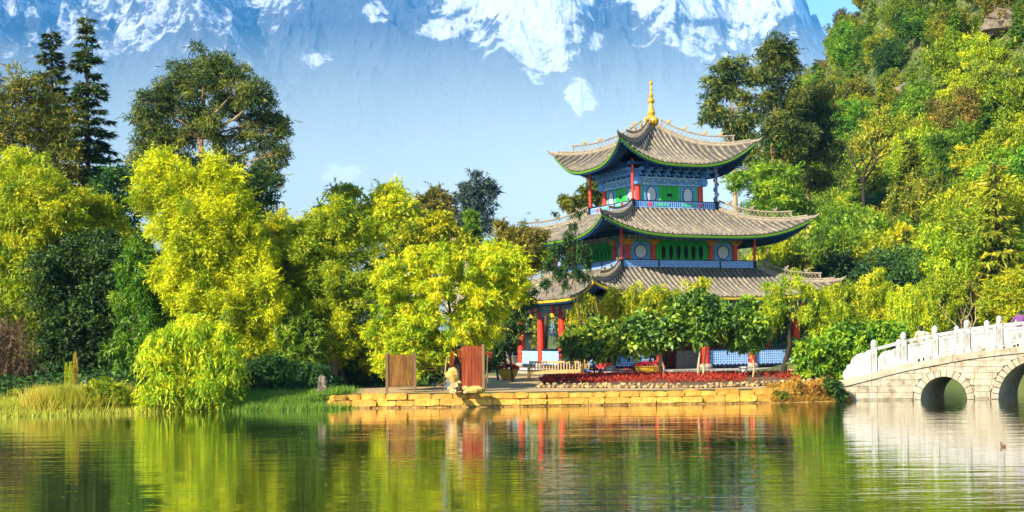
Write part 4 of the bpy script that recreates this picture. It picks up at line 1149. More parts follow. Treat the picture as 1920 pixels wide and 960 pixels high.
# wooden boards at the left of the path
def plank_board(name, label, loc, rz, w, z0, z1, n, mat, posts, seed):
    r_ = empty(name, loc, rz); tag(r_, label, 'wooden board'); rg = random.Random(seed)
    for i in range(n):
        u0, u1 = -w / 2 + w * i / n + 0.006, -w / 2 + w * (i + 1) / n - 0.006
        mb = MB(); mb.box(u0, u1, -0.02 - rg.uniform(0, 0.012), 0.02, z0 + rg.uniform(0, 0.02), z1 + rg.uniform(-0.03, 0.03)); mb.build('plank', mat, r_)
    for u in posts:
        mb = MB(); mb.box(u - 0.06, u + 0.06, -0.07, 0.09, 0, z1 + 0.08); mb.build('post', M['frame_wood'], r_)
    mb = MB(); mb.box(-w / 2 - 0.05, w / 2 + 0.05, 0.022, 0.075, z0 + 0.1, z0 + 0.2); mb.box(-w / 2 - 0.05, w / 2 + 0.05, 0.022, 0.075, z1 - 0.2, z1 - 0.1); mb.build('batten', M['frame_wood'], r_)
    return r_
p0 = on(752, 736, GZ); q0 = at(752, 664, p0.y).z - GZ
a_ = plank_board('notice_board', 'ochre plank board on two posts under the yellow tree', (p0.x, p0.y, GZ - 0.02), R(6), 1.15, 0.32, q0, 7, M['plank_brown'], (-0.62, 0.62), 1)
mb = MB(); mb.box(-0.68, 0.68, -0.05, 0.05, 0.24, 0.31); mb.build('bottom_rail', M['frame_wood'], a_)
p0 = on(885, 733, GZ); q0 = at(885, 648, p0.y).z - GZ
a_ = plank_board('red_plank_panel', 'tall red-brown vertical plank panel standing by the rock', (p0.x, p0.y, GZ - 0.02), R(-6), 0.92, 0.03, q0, 6, M['plank_red'], (0.53,), 2)
mb = MB(); mb.box(0.62, 0.66, 0.0, 0.06, 0, 1.7); o = mb.build('strut', M['frame_wood'], a_); o.rotation_euler.y = R(3)
p0 = on(914, 722, GZ); q0 = at(914, 676, p0.y).z - GZ
sgn = empty('orange_sign', (p0.x, p0.y, GZ - 0.02), R(-4)); tag(sgn, 'small orange board on a post right of the tall red panel', 'sign')
mb = MB(); mb.box(-0.22, 0.26, -0.02, 0.02, q0, q0 + 0.46); mb.build('sign_board', M['plank_red'], sgn)
mb = MB(); mb.box(-0.05, 0.03, 0.02, 0.10, 0, q0 + 0.5); mb.build('post', M['frame_wood'], sgn)
p0 = on(862, 724, GZ); q0 = at(862, 690, p0.y).z - GZ
sgn = empty('narrow_orange_board', (p0.x, p0.y, GZ - 0.02), R(10)); tag(sgn, 'narrow orange board hung left of the tall red panel', 'board')
mb = MB(); mb.prism([(-0.12, q0 + 0.95), (0.14, q0 + 1.0), (0.14, q0 - 0.25), (0.02, q0 - 0.1), (-0.13, q0 + 0.2)], -0.02, 0.02, lambda a, b_, h: (a, h, b_)); mb.build('board', M['plank_red'], sgn)
mb = MB(); mb.box(0.08, 0.16, 0.022, 0.10, 0, q0 + 1.0); mb.build('post', M['frame_wood'], sgn)
# leaning folding chair with printed cloth
p0 = on(838, 733, GZ)
M['print_cloth'] = patterned('printed_cloth', (0.55, 0.66, 0.78), (0.8, 0.8, 0.78), (0.2, 0.36, 0.6), (0.75, 0.7, 0.6), 12)
ch = empty('folding_chair', (p0.x, p0.y, GZ), R(20)); tag(ch, 'folded deck chair with blue and white cloth leaning left of the rock', 'chair')
for u in (-0.17, 0.17):
    mb = MB(); mb.tube([(u + 0.02, 0.15, 0), (u + 0.18, -0.02, 1.55)], 0.028, 5); mb.build('frame_rail', M['wood'], ch)
mb = MB(); mb.tube([(-0.65, -0.3, 0.22), (0.1, 0.1, 0.42)], 0.024, 5); mb.tube([(-0.6, 0.1, 0.18), (0.12, -0.1, 0.5)], 0.024, 5); mb.build('cross_strut', M['wood'], ch)
mb = MB(); mb.grid([[(-0.10 + 0.16 * t + 0.30 * s_, 0.10 - 0.17 * t + 0.04 * math.sin(s_ * 3.1), 0.1 + 0.95 * t) for s_ in np.linspace(0, 1, 5)] for t in np.linspace(0, 1, 8)]); mb.build('cloth_back', M['print_cloth'], ch, smooth=True)
mb = MB(); mb.prism([(0.12, 1.1), (0.30, 1.1), (0.34, 1.72), (0.18, 1.74)], -0.02, 0.02, lambda a, b_, h: (a, h - 0.02, b_)); mb.build('head_panel', M['plank_red'], ch)

# upright scholar's rock on its cairn, flat stone beside it
def rock(name, label, loc, r, seed, mat, jag=0.22, parent=None, cat='rock'):
    mb = MB(); mb.blob((0, 0, 0), r, seed, jag, 9, 7)
    o = mb.build(name, mat, parent, loc, smooth=False)
    if parent is None: tag(o, label, cat)
    return o
p0 = on(858, 737, GZ)
sr = empty('standing_rock', (p0.x, p0.y, GZ)); tag(sr, 'upright ochre rock set on a cairn of rubble at the water edge', 'rock')
mb = MB(); mb.blob((0, 0, 0.80), (0.31, 0.2, 0.34), 6, 0.2, 8, 6); o = mb.build('upright_stone', M['rock_gold'], sr, smooth=False); o.rotation_euler.y = R(-14)
rg = random.Random(3)
for i in range(22):
    a, q = rg.uniform(0, 6.28), rg.uniform(0, 1) ** 0.5
    h_ = 0.46 * (1 - q) + 0.06
    mb = MB(); mb.blob((0, 0, 0), (rg.uniform(0.09, 0.15), rg.uniform(0.09, 0.14), rg.uniform(0.08, 0.13)), i, 0.3, 6, 5)
    mb.build('rubble_stone', M['stone_rock'], sr, (0.52 * q * math.cos(a), 0.3 * q * math.sin(a), h_))
p0 = on(891, 737, GZ); rock('flat_boulder', 'flat ochre boulder at the foot of the tall red panel', (p0.x, p0.y, GZ + 0.14), (0.42, 0.28, 0.19), 8, M['rock_gold'], 0.08)
p0 = on(1500, 708, GZ); rock('boulder', 'cream boulder at the foot of the dark forked tree', (p0.x - 0.4, p0.y, GZ + 0.2), (0.55, 0.35, 0.28), 9, M['stone_rock'], 0.14)
for i, (px, py, w, h_) in enumerate(((612, 742, 0.42, 1.35), (597, 752, 0.3, 0.8), (573, 736, 0.34, 1.2))):
    p0 = on(px, py, 0.35)
    h_ *= 1.25
    mb = MB(); mb.blob((0, 0, h_ * 0.42), (w * 0.8, w * 0.6, h_ * 0.55), 31 + i, 0.34, 9, 9)
    o = mb.build('weathered_rock', M['rock_dark'], None, (p0.x, p0.y + 1.2, gz(p0.x, p0.y + 1.2) - 0.05)); tag(o, ('tall pitted grey rock nearest the stone embankment', 'low pitted grey rock in front of the tall one', 'slim pitted grey rock farthest left among the ferns')[i], 'rock')

# flower bed with red bedding and stone edging
def flower_bed():
    fb = empty('flower_bed', (0, 0, 0)); tag(fb, 'long red flower bed edged with rough stones in front of the pavilion', 'flower bed')
    A = [on(px, py, GZ) for px, py in ((1005, 727), (1060, 727), (1150, 727.5), (1250, 728), (1340, 727), (1420, 724), (1500, 720), (1570, 716))]
    B = [on(px, py, GZ) for px, py in ((1030, 721), (1080, 714), (1160, 711), (1250, 711), (1340, 710), (1420, 709), (1500, 708), (1570, 708))]
    mb = MB(); mb.grid([[(a.x, a.y, GZ - 0.1), (a.x, a.y + 0.1, GZ + 0.10), ((a.x + b_.x) / 2, (a.y + b_.y) / 2, GZ + 0.26), (b_.x, b_.y, GZ + 0.15)] for a, b_ in zip(A, B)]); mb.build('soil', M['soil'], fb)
    rg = random.Random(7)
    ms = []
    for i in range(6):
        s_ = MB(); s_.blob((0, 0, 0), (0.17, 0.14, 0.13), 40 + i, 0.28, 7, 5); ms.append(s_.mesh('stone', M['stone_rock']))
    t = 0.0
    while t < 6.98:
        i = int(t); f_ = t - i
        for row in range(2):
            p_ = A[i].lerp(A[i + 1], f_) if row == 0 else A[i].lerp(A[i + 1], f_) + Vector((0.12, 0.22, 0))
            if row == 1 and rg.random() < 0.35: continue
            inst('stone', rg.choice(ms), fb, (p_.x + rg.uniform(-0.08, 0.08), p_.y - 0.05 + rg.uniform(-0.06, 0.06), GZ + 0.07 + 0.10 * row), (rg.uniform(-0.5, 0.5), rg.uniform(-0.5, 0.5), rg.uniform(0, 6)), [rg.uniform(0.3, 0.95), rg.uniform(0.3, 0.95), rg.uniform(0.3, 0.7)])
        t += 0.22 / max(0.5, (A[min(i + 1, 7)] - A[i]).length)
    return fb, A, B
FB, FBA, FBB = flower_bed()

# planters
def planter(px, py, label, w):
    p0 = on(px, py, GZ); r_ = empty('planter', (p0.x, p0.y, GZ)); tag(r_, label, 'planter')
    mb = MB(); mb.lathe([(0.30 * w, 0), (0.40 * w, 0.12), (0.52 * w, 0.36), (0.60 * w, 0.56), (0.66 * w, 0.60), (0.60 * w, 0.62), (0.52 * w, 0.55)], 18); mb.build('pot', M['yellow_pot'], r_, smooth=True)
    return r_
PL1 = planter(953, 712, 'yellow round planter of red flowers at the left of the path', 1.0)
PL2 = planter(1217, 706, 'wide yellow planter of red flowers behind the flower bed', 1.5)

# low beige building seen between the left columns
p0 = at(952, 690, 112)
hb = empty('garden_house', (p0.x - 0.3, 112, GZ)); tag(hb, 'low beige plastered house behind the left red columns', 'house')
mb = MB(); mb.box(-2.2, 2.2, 0, 3, 0, 2.6); mb.build('wall', M['beige_wall'], hb)
mb = MB(); mb.prism([(-2.6, 2.55), (2.6, 2.55), (2.3, 2.75), (-2.3, 2.75)], -0.5, 3.4, lambda a, b_, h: (a, h, b_)); mb.build('roof', M['tile_bed'], hb)
for u in (-0.9, 0.7):
    mb = MB(); mb.box(u - 0.45, u + 0.45, -0.03, 0.0, 0.9, 2.0); w_ = mb.build('window', M['black'], hb)
    mb = MB(); mb.box(u - 0.5, u + 0.5, -0.06, -0.03, 2.0, 2.08); mb.box(u - 0.5, u + 0.5, -0.06, -0.03, 0.82, 0.9); mb.box(u - 0.03, u + 0.03, -0.06, -0.03, 0.9, 2.0); mb.build('window_frame', M['white'], w_)
# pale house on the rise far behind the yellow trees
p0 = at(855, 428, 150)
hb = empty('distant_house', (p0.x, 150, p0.z - 1.2)); tag(hb, 'small pale house showing above the yellow trees beside the blue-grey pine', 'house')
mb = MB(); mb.box(-1.2, 1.4, 0, 4, -8, 2.4); mb.build('wall', M['beige_wall'], hb)
mb = MB(); mb.prism([(-1.5, 2.35), (1.7, 2.35), (1.2, 2.8), (-1.0, 2.8)], -0.4, 4.4, lambda a, b_, h: (a, h, b_)); mb.build('roof', M['tile_bed'], hb)
# tiled roof of a gallery behind the right-hand trees
p0 = at(1622, 534, 104)
hb = empty('gallery_building', (p0.x, 104, p0.z - 2.6), R(12)); tag(hb, 'grey tiled gallery roof showing through the trees right of the pavilion', 'building')
mb = MB(); mb.box(-2.5, 2.5, 0.8, 3.6, -3, 2.7); mb.build('wall', M['beige_wall'], hb)
mb = MB(); mb.grid([[(-3, 0, 2.5), (-3, 2.2, 3.5), (-3, 4.4, 2.5)], [(3, 0, 2.5), (3, 2.2, 3.5), (3, 4.4, 2.5)]]); rr = mb.build('roof', M['tile_bed'], hb)
for i in range(20):
    u = -2.9 + i * 0.305
    mb = MB(); mb.tube([(u, -0.05, 2.53), (u, 1.1, 3.02), (u, 2.2, 3.54)], 0.085, 6); mb.build('tile_row', M['tile'], rr)
mb = MB(); mb.tube([(-3.1, 2.2, 3.62), (3.1, 2.2, 3.62)], 0.14, 6); mb.build('ridge', M['ridge'], rr)

# duck on the pond
p0 = on(1881, 838, 0)
dk = empty('duck', (p0.x, p0.y, 0.0), R(200)); dk.scale = (0.5, 0.5, 0.5); tag(dk, 'small brown duck swimming in front of the bridge', 'duck')
M['duck_brown'] = surf('duck_feather', (0.16, 0.09, 0.04), (0.07, 0.04, 0.02), scale=14)
mb = MB()
prof = [(0.0, 0.20, 0.03), (0.03, 0.17, 0.07), (0.06, 0.08, 0.10), (0.055, -0.04, 0.11), (0.045, -0.14, 0.09), (0.03, -0.19, 0.06)]
mb.tube([(0, 0.22, 0.11), (0, 0.15, 0.07), (0, 0.04, 0.05), (0, -0.08, 0.05), (0, -0.15, 0.09), (0, -0.17, 0.17), (0, -0.18, 0.22), (0, -0.22, 0.225)], [0.012, 0.06, 0.095, 0.095, 0.06, 0.035, 0.048, 0.03], 10)
mb.build('body', M['duck_brown'], dk, smooth=True)
mb = MB(); mb.tube([(0, -0.23, 0.22), (0, -0.29, 0.205)], [0.022, 0.012], 6); mb.build('bill', M['orange'], dk)
# ================================================================== VEGETATION
def unit(a):
    return a / np.maximum(np.linalg.norm(a, axis=-1, keepdims=True), 1e-9)

def leaf_mesh(name, P, A, Nn, L, W, tint, mat, fold=0.12, quad=False):
    """one small leaf-shaped face per leaf: pointed triangles, or folded lozenges for broad leaves"""
    n = len(P); k = 4 if quad else 3
    A = unit(A); Nn = unit(Nn - A * np.sum(A * Nn, -1, keepdims=True)); S = np.cross(A, Nn)
    L = np.broadcast_to(np.asarray(L, float), (n,))[:, None]; W = np.broadcast_to(np.asarray(W, float), (n,))[:, None]
    V = np.empty((n, k, 3), np.float32)
    if quad:
        V[:, 0] = P; V[:, 2] = P + A * L
        mid = P + A * L * 0.45 + Nn * W * fold
        V[:, 1] = mid + S * W * 0.5; V[:, 3] = mid - S * W * 0.5
    else:
        V[:, 0] = P + S * W * 0.5; V[:, 1] = P - S * W * 0.5 + A * L * 0.15; V[:, 2] = P + A * L
    me = bpy.data.meshes.new(name)
    me.vertices.add(k * n); me.vertices.foreach_set('co', V.reshape(-1))
    me.loops.add(k * n); me.loops.foreach_set('vertex_index', np.arange(k * n, dtype=np.int32))
    me.polygons.add(n); me.polygons.foreach_set('loop_start', np.arange(0, k * n, k, dtype=np.int32))
    try: me.polygons.foreach_set('loop_total', np.full(n, k, np.int32))
    except Exception: pass
    a = me.attributes.new('tint', 'FLOAT', 'FACE'); a.data.foreach_set('value', np.clip(tint, 0, 1).astype(np.float32))
    me.update(); me.materials.append(mat)
    return me

def clumps_of(lobes, rg, per=16, size=0.34, flat=0.85):
    """each lobe (x,y,z,r) carries smaller leafy clumps on its skin"""
    C, Rr = [], []
    for (x, y, z, r) in lobes:
        m = max(5, int(per * rg.uniform(0.8, 1.2)))
        i = np.arange(m) + rg.uniform(0, 1)
        ph = np.arccos(1 - 2 * (i % m + 0.5) / m); th = i * 2.39996 + rg.uniform(0, 6)
        d = np.stack([np.sin(ph) * np.cos(th), np.sin(ph) * np.sin(th), np.cos(ph)], -1)
        d = unit(d + rg.normal(0, 0.25, d.shape))
        k = rg.uniform(0.45, 1.12, (m, 1))
        C.append(np.array([[x, y, z]]) + d * k * r)
        Rr.append(rg.uniform(0.75, 1.25, m) * r * size)
    C = np.concatenate(C); Rr = np.concatenate(Rr)
    return C, np.stack([Rr, Rr, Rr * flat], -1)

def leafy(C, Rr, n, L, W, rg, droop=0.25, shell=0.55, up=0.5, rand=0.8, cv=0.22, lv=0.16, under=0.5):
    w = Rr[:, 0] * Rr[:, 1]; idx = rg.choice(len(C), int(n * 1.25), p=w / w.sum())
    d = unit(rg.normal(0, 1, (len(idx), 3)))
    keep = (d[:, 2] > -0.25) | (rg.uniform(0, 1, len(idx)) > under)
    idx, d = idx[keep][:n], d[keep][:n]
    m = len(idx)
    fac = shell + (1 - shell) * rg.uniform(0, 1, (m, 1)) ** 0.6
    fac = fac * (1 + 0.35 * (rg.uniform(0, 1, (m, 1)) > 0.93))
    P = C[idx] + d * Rr[idx] * fac + rg.normal(0, 0.10, (m, 3)) * Rr[idx]
    A = d * 0.7 + rg.normal(0, 1, (m, 3)) * rand + np.array([0, 0, -droop * 1.6])
    Nn = d * 0.6 + np.array([0, 0, up]) + rg.normal(0, 0.55, (m, 3))
    cvv = rg.normal(0, cv, len(C))
    t = 0.5 + cvv[idx] + rg.normal(0, lv, m)
    s = rg.uniform(0.65, 1.3, m)
    return P, A, Nn, L * s, W * s, t

def strands(C, Rr, n_str, per, L, W, rg, length, out=0.5, cv=0.2, spread=0.6, upk=0.35, grav=None):
    """arching, hanging sprays set with narrow leaves"""
    grav = (1.0 + upk) * 0.9 if grav is None else grav
    w = Rr[:, 0] ** 2; idx = rg.choice(len(C), n_str, p=w / w.sum())
    d = unit(rg.normal(0, 1, (n_str, 3)) + np.array([0, 0, 0.3]))
    P0 = C[idx] + d * Rr[idx] * rg.uniform(0.2, 0.9, (n_str, 1))
    h = unit(d * np.array([1, 1, 0.3]) + rg.normal(0, 0.3, (n_str, 3)))
    ln = length * rg.uniform(0.5, 1.3, (n_str, 1))
    s = (np.arange(per) + rg.uniform(0, 1, (n_str, per))) / per
    s3 = s[:, :, None]
    P = P0[:, None] + h[:, None] * (s3 * ln[:, None] * out) + np.array([0, 0, 1]) * (upk * s3 - grav * s3 ** 2) * ln[:, None]
    tan = h[:, None] * out + np.array([0, 0, 1]) * (upk - 2 * grav * s3)
    A = unit(tan) + rg.normal(0, spread, P.shape) + np.array([0, 0, -0.25])
    Nn = h[:, None] * 0.8 + np.array([0, 0, 0.45]) + rg.normal(0, 0.5, P.shape)
    t = 0.5 + (rg.normal(0, cv, len(C))[idx] + rg.normal(0, 0.10, n_str))[:, None] + rg.normal(0, 0.13, (n_str, per))
    m = n_str * per; sc = rg.uniform(0.7, 1.25, m)
    return P.reshape(m, 3), A.reshape(m, 3), Nn.reshape(m, 3), L * sc, W * sc, t.reshape(m)

def wood(base_r, root_h, lobes, rg, trunk_pts=None, limb_r=0.27, twigs=2, C=None):
    mb = MB()
    L = np.array(lobes)
    if trunk_pts is None:
        top = np.array([np.average(L[:, 0]), np.average(L[:, 1]), np.percentile(L[:, 2], 70)])
        b0 = np.array([0, 0, -0.25]); m1 = np.array([top[0] * 0.25 + rg.normal(0, 0.15), top[1] * 0.2, root_h])
        trunk_pts = [b0, m1 * np.array([0.5, 0.5, 0.45]), m1, (m1 + top) / 2 + rg.normal(0, 0.2, 3) * np.array([1, 1, 0.3]), top]
    tp = [Vector(p) for p in trunk_pts]
    n = len(tp)
    mb.tube(tp, [base_r * (1 - 0.78 * i / (n - 1)) for i in range(n)], 8)
    for (x, y, z, r) in lobes:
        e = Vector((x, y, z))
        # leave the trunk below the lobe
        best = min(tp[1:], key=lambda p: (p - e).length + (3.0 if p.z > e.z - 0.2 * r else 0))
        d = e - best
        if d.length < 0.3: continue
        mid = best + d * 0.5 + Vector((rg.normal(0, 0.08), rg.normal(0, 0.08), 0.05)) * d.length - Vector((0, 0, 0.06 * d.length))
        r0 = base_r * limb_r * min(1.0, 0.5 + r * 0.25)
        mb.tube([best, mid, e, e + d.normalized() * r * 0.5], [r0, r0 * 0.7, r0 * 0.4, r0 * 0.12], 6)
        for q in range(twigs):
            a, b_ = rg.uniform(0, 6.28), rg.uniform(0.2, 1.2)
            w = e + Vector((math.cos(a) * math.sin(b_), math.sin(a) * math.sin(b_), math.cos(b_))) * r * 0.85
            mb.tube([mid.lerp(e, 0.6), (mid + w) / 2 + Vector((0, 0, 0.1 * r)), w], [r0 * 0.4, r0 * 0.28, r0 * 0.08], 4, cap=False)
    return mb

def auto_lobes(w, z0, z1, rg, kind='round', n=11, depth=0.8):
    """lobes filling a crown w wide, from z0 to z1"""
    Hh = z1 - z0; out = []
    for i in range(n):
        f = (i + rg.uniform(0.1, 0.9)) / n
        if kind == 'round': pr = math.sin(math.pi * (0.12 + 0.76 * f)) ** 0.7
        elif kind == 'broad': pr = math.sin(math.pi * (0.2 + 0.6 * f)) ** 0.5
        elif kind == 'egg': pr = (1 - f) ** 0.65 * 0.95 + 0.12
        elif kind == 'vase': pr = 0.45 + 0.55 * math.sin(math.pi * (0.1 + 0.7 * f))
        else: pr = 0.35 + 0.25 * (1 - f)
        rl = w * rg.uniform(0.17, 0.26) * (0.7 + 0.3 * pr)
        a = i * 2.39996 + rg.uniform(-0.4, 0.4)
        q = max(0.0, w / 2 * pr - rl * 0.85) * rg.uniform(0.65, 1.0)
        out.append((math.cos(a) * q, math.sin(a) * q * depth, z0 + rl * 0.8 + (Hh - rl * 1.7) * f, rl))
    return out

def make_tree(name, label, cat, px, Y, lobes_px=None, top=None, bottom=None, wpx=None, kind='round', n=9000, leaf=(0.22, 0.11), mat='lf_green', bark='bark',
              seed=1, nl=11, style='leafy', trunk_r=None, trunk_px=None, group=None, base_z=None, size=0.34, per=17, flat=0.85, slen=1.2, droop=0.25, depth=0.8, twigs=2, under=0.5, shell=0.55, spk=0.35, sout=0.5, xper=14, cv=0.26, sprig=0.55):
    rg = np.random.default_rng(seed)
    bx = at(px, 600, Y).x
    bz_ = gz(bx, Y) if base_z is None else base_z
    r_ = empty(name, (bx, Y, bz_))
    tag(r_, label, cat, group)
    if lobes_px is not None:
        lobes = []
        for (a, b_, c, *d) in lobes_px:
            q = at(a, b_, Y); rr = c * Y / FPX
            lobes.append((q.x - bx, d[0] if d else rg.uniform(-0.5, 0.5) * rr * 1.6, q.z - bz_, rr))
    else:
        z1, z0 = at(px, top, Y).z - bz_, max(at(px, bottom, Y).z - bz_, 0.05)
        lobes = auto_lobes(wpx * Y / FPX, z0, z1, rg, kind, nl, depth)
    C, Rr = clumps_of(lobes, rg, per, size, flat)
    L, W = leaf
    if style == 'leafy':
        # leaves on the clumps plus free sprigs that break the outline
        a = leafy(C, Rr, int(n * 0.72), L, W, rg, droop, shell, under=under, cv=cv)
        ml = float(np.mean([l[3] for l in lobes]))
        b_ = strands(C, Rr, int(n * 0.28) // 10, 10, L, W, rg, ml * 0.95, 0.75, upk=sprig, cv=cv, grav=0.45)
        d = [np.concatenate([x_, y_]) for x_, y_ in zip(a, b_)]
    elif style == 'strand': d = strands(C, Rr, n // xper, xper, L, W, rg, slen, sout, upk=spk, cv=cv)
    else:
        a = leafy(C, Rr, int(n * 0.6), L, W, rg, droop, shell, under=under, cv=cv); b_ = strands(C, Rr, int(n * 0.4) // xper, xper, L, W, rg, slen, sout, upk=spk, cv=cv)
        d = [np.concatenate([x_, y_]) for x_, y_ in zip(a, b_)]
    cr = link(bpy.data.objects.new('crown', leaf_mesh('crown', *d, M[mat], quad=(mat == 'lf_magnolia'))), r_)
    zl = min(l[2] - l[3] * 0.5 for l in lobes)
    tw = trunk_r or 0.035 * max(2.0, max(l[2] for l in lobes)) * 0.6
    tp = None
    if trunk_px is not None:
        tp = []
        for (a, b_, *dd) in trunk_px:
            q = at(a, b_, Y); tp.append((q.x - bx, dd[0] if dd else 0.0, q.z - bz_))
        tp[0] = (tp[0][0], tp[0][1], min(tp[0][2], -0.2))
    wood(tw, max(0.4, zl), lobes, rg, tp, twigs=twigs).build('trunk', M[bark], r_, smooth=True)
    return r_

def conifer_meshes(Hh, w, seed, mat, n_wh=34, bare=0.06, sweep=0.25, leaf=(0.34, 0.10), dens=1.0, tipw=0.06, ragged=0.3):
    rg = np.random.default_rng(seed)
    Ps, As, Ns, Ts, Ls = [], [], [], [], []
    mb = MB(); mb.tube([(0, 0, -0.3), (0, 0, Hh * 0.4), (0, 0, Hh * 0.8), (0, 0, Hh)], [Hh * 0.014 + 0.06, Hh * 0.010, Hh * 0.005, 0.015], 8)
    for i in range(n_wh):
        f = (i + rg.uniform(-0.3, 0.3)) / n_wh; f = min(max(f, 0), 0.995)
        z = Hh * (bare + (1 - bare) * f)
        Lb = (w / 2) * ((1 - f) ** 0.8 * (1 - tipw) + tipw)
        nb = int(rg.integers(5, 8))
        for k in range(nb):
            a = k * 6.283 / nb + i * 0.9 + rg.uniform(-0.3, 0.3)
            Lk = Lb * rg.uniform(1 - ragged, 1.15); z = Hh * (bare + (1 - bare) * f) + rg.normal(0, 0.5) * Hh / n_wh; swp = sweep * rg.uniform(0.4, 1.5)
            m = int(max(10, Lk * 34 * dens))
            s = rg.uniform(0.08, 1, m) ** 0.75
            dirh = np.array([math.cos(a), math.sin(a), 0]); side = np.array([-math.sin(a), math.cos(a), 0])
            wd = Lk * 0.42 * (1.15 - s) * rg.uniform(-1, 1, m)
            hang = np.abs(rg.normal(0, 0.10, m)) * (0.4 + Lk * 0.18)
            zz = z - swp * Lk * s ** 1.6 + 0.16 * Lk * s ** 4 - hang
            P = dirh * (s * Lk)[:, None] + side * wd[:, None] + np.array([0, 0, 1]) * zz[:, None]
            A = dirh * 0.8 + side * (np.sign(wd) * 0.5)[:, None] + np.array([0, 0, -0.35]) + rg.normal(0, 0.35, (m, 3))
            Nn = np.array([0, 0, 1.0]) + dirh * 0.3 + rg.normal(0, 0.45, (m, 3))
            Ps.append(P); As.append(A); Ns.append(Nn); Ts.append(0.5 + rg.normal(0, 0.14) + 0.12 * (s - 0.5) * 0 + rg.normal(0, 0.15, m)); Ls.append(rg.uniform(0.7, 1.3, m))
            mb.tube([(0, 0, z), tuple(dirh * Lk * 0.5 + np.array([0, 0, z - swp * Lk * 0.33])), tuple(dirh * Lk * 0.92 + np.array([0, 0, z - swp * Lk * 0.8]))], [0.02 + Lk * 0.012, 0.012 + Lk * 0.006, 0.006], 4, cap=False)
    Ls = np.concatenate(Ls)
    cm_ = leaf_mesh('crown', np.concatenate(Ps), np.concatenate(As), np.concatenate(Ns), leaf[0] * Ls, leaf[1] * Ls, np.concatenate(Ts), M[mat])
    return cm_, mb.mesh('trunk', M['bark_dark'], True)

def conifer(name, label, px, top, Y, wpx, seed, mat='lf_conifer', **kw):
    bx = at(px, 600, Y).x; bz_ = gz(bx, Y); Hh = at(px, top, Y).z - bz_
    r_ = empty(name, (bx, Y, bz_)); tag(r_, label, 'tree')
    c, t = conifer_meshes(Hh, wpx * Y / FPX, seed, mat, **kw)
    inst('crown', c, r_); inst('trunk', t, r_)
    return r_

# ---------------------------------------------------------------- left: tall trees behind
conifer('spruce_tree', 'tallest dark spruce with sharp top left of the eucalyptus', 168, 28, 95, 200, 1, n_wh=34, dens=2.1, sweep=0.22, leaf=(0.42, 0.13))
conifer('spruce_tree', 'dark spruce second from left with narrow pointed top', 102, 45, 98, 220, 2, n_wh=32, dens=2.1, sweep=0.25, leaf=(0.42, 0.13))
make_tree('cedar_tree', 'golden-green layered cedar at the upper left edge', 'tree', 42, 90, [(60, 165, 34), (20, 190, 40), (75, 205, 48), (105, 240, 40), (30, 240, 48), (0, 270, 50), (80, 280, 55), (110, 320, 48), (40, 320, 55), (-20, 230, 40), (60, 370, 55), (0, 370, 50), (120, 380, 50)], n=30000, leaf=(0.30, 0.09), mat='lf_cedar', seed=3, size=0.40, per=12, droop=0.1, bark='bark_dark')
make_tree('cedar_tree', 'dark cedar cut by the left edge of the picture', 'tree', -12, 97, top=125, bottom=420, wpx=75, kind='egg', n=9000, leaf=(0.3, 0.09), mat='lf_conifer', seed=4)
make_tree('eucalyptus_tree', 'great round-crowned eucalyptus with bare orange limbs on the left', 'tree', 378, 90,
          [(392, 122, 36), (350, 140, 34), (428, 138, 34), (312, 172, 33), (455, 165, 34), (382, 165, 36), (340, 200, 32), (285, 200, 28), (485, 190, 32), (425, 195, 30), (505, 222, 26), (300, 232, 28), (262, 222, 18), (470, 228, 26), (520, 240, 20), (496, 268, 22), (532, 246, 12), (455, 262, 24),
           (520, 296, 18), (536, 286, 12), (500, 318, 22), (520, 340, 14), (275, 262, 26), (320, 275, 26), (440, 300, 22), (262, 300, 24), (480, 350, 24), (350, 255, 22), (300, 320, 28), (250, 340, 26), (470, 380, 22), (400, 235, 26), (370, 215, 26), (410, 270, 24), (340, 310, 26), (430, 340, 26), (290, 285, 26), (380, 320, 24), (345, 350, 28), (420, 385, 28)],
          n=110000, leaf=(0.23, 0.07), mat='lf_euc', bark='bark_euc', seed=5, size=0.50, per=12, trunk_r=0.42, trunk_px=[(380, 640), (380, 420), (380, 330), (376, 260), (384, 170)], twigs=3, under=0.8, shell=0.4)
# eucalyptus companion foliage below, dark
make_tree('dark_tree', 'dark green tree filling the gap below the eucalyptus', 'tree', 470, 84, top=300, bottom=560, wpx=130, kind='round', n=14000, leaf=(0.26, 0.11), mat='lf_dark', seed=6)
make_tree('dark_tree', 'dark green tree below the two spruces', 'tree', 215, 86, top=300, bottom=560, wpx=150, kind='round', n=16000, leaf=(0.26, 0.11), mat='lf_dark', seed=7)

# ---------------------------------------------------------------- left: shore trees
make_tree('yellow_green_tree', 'yellow-green feathery tree at the far left', 'tree', 30, 72, top=262, bottom=600, wpx=190, kind='round', n=56000, leaf=(0.2, 0.065), mat='lf_lime', seed=11, style='mix', slen=1.3, nl=15)
make_tree('lime_tree', 'bright lime rounded tree left of the dark shrubs', 'tree', 100, 71, [(80, 355, 34), (125, 372, 34), (50, 385, 38), (100, 410, 38), (30, 420, 36), (140, 410, 26), (20, 470, 40), (60, 470, 36), (25, 530, 38), (60, 560, 30)], n=40000, leaf=(0.17, 0.07), mat='lf_lime', seed=12)
make_tree('yellow_tree', 'small yellow crown above the dark shrubs', 'tree', 192, 73, [(180, 385, 26), (205, 410, 30), (165, 420, 26), (225, 440, 24), (195, 450, 26), (150, 450, 22)], n=13000, leaf=(0.2, 0.08), mat='lf_gold', seed=13, style='mix')
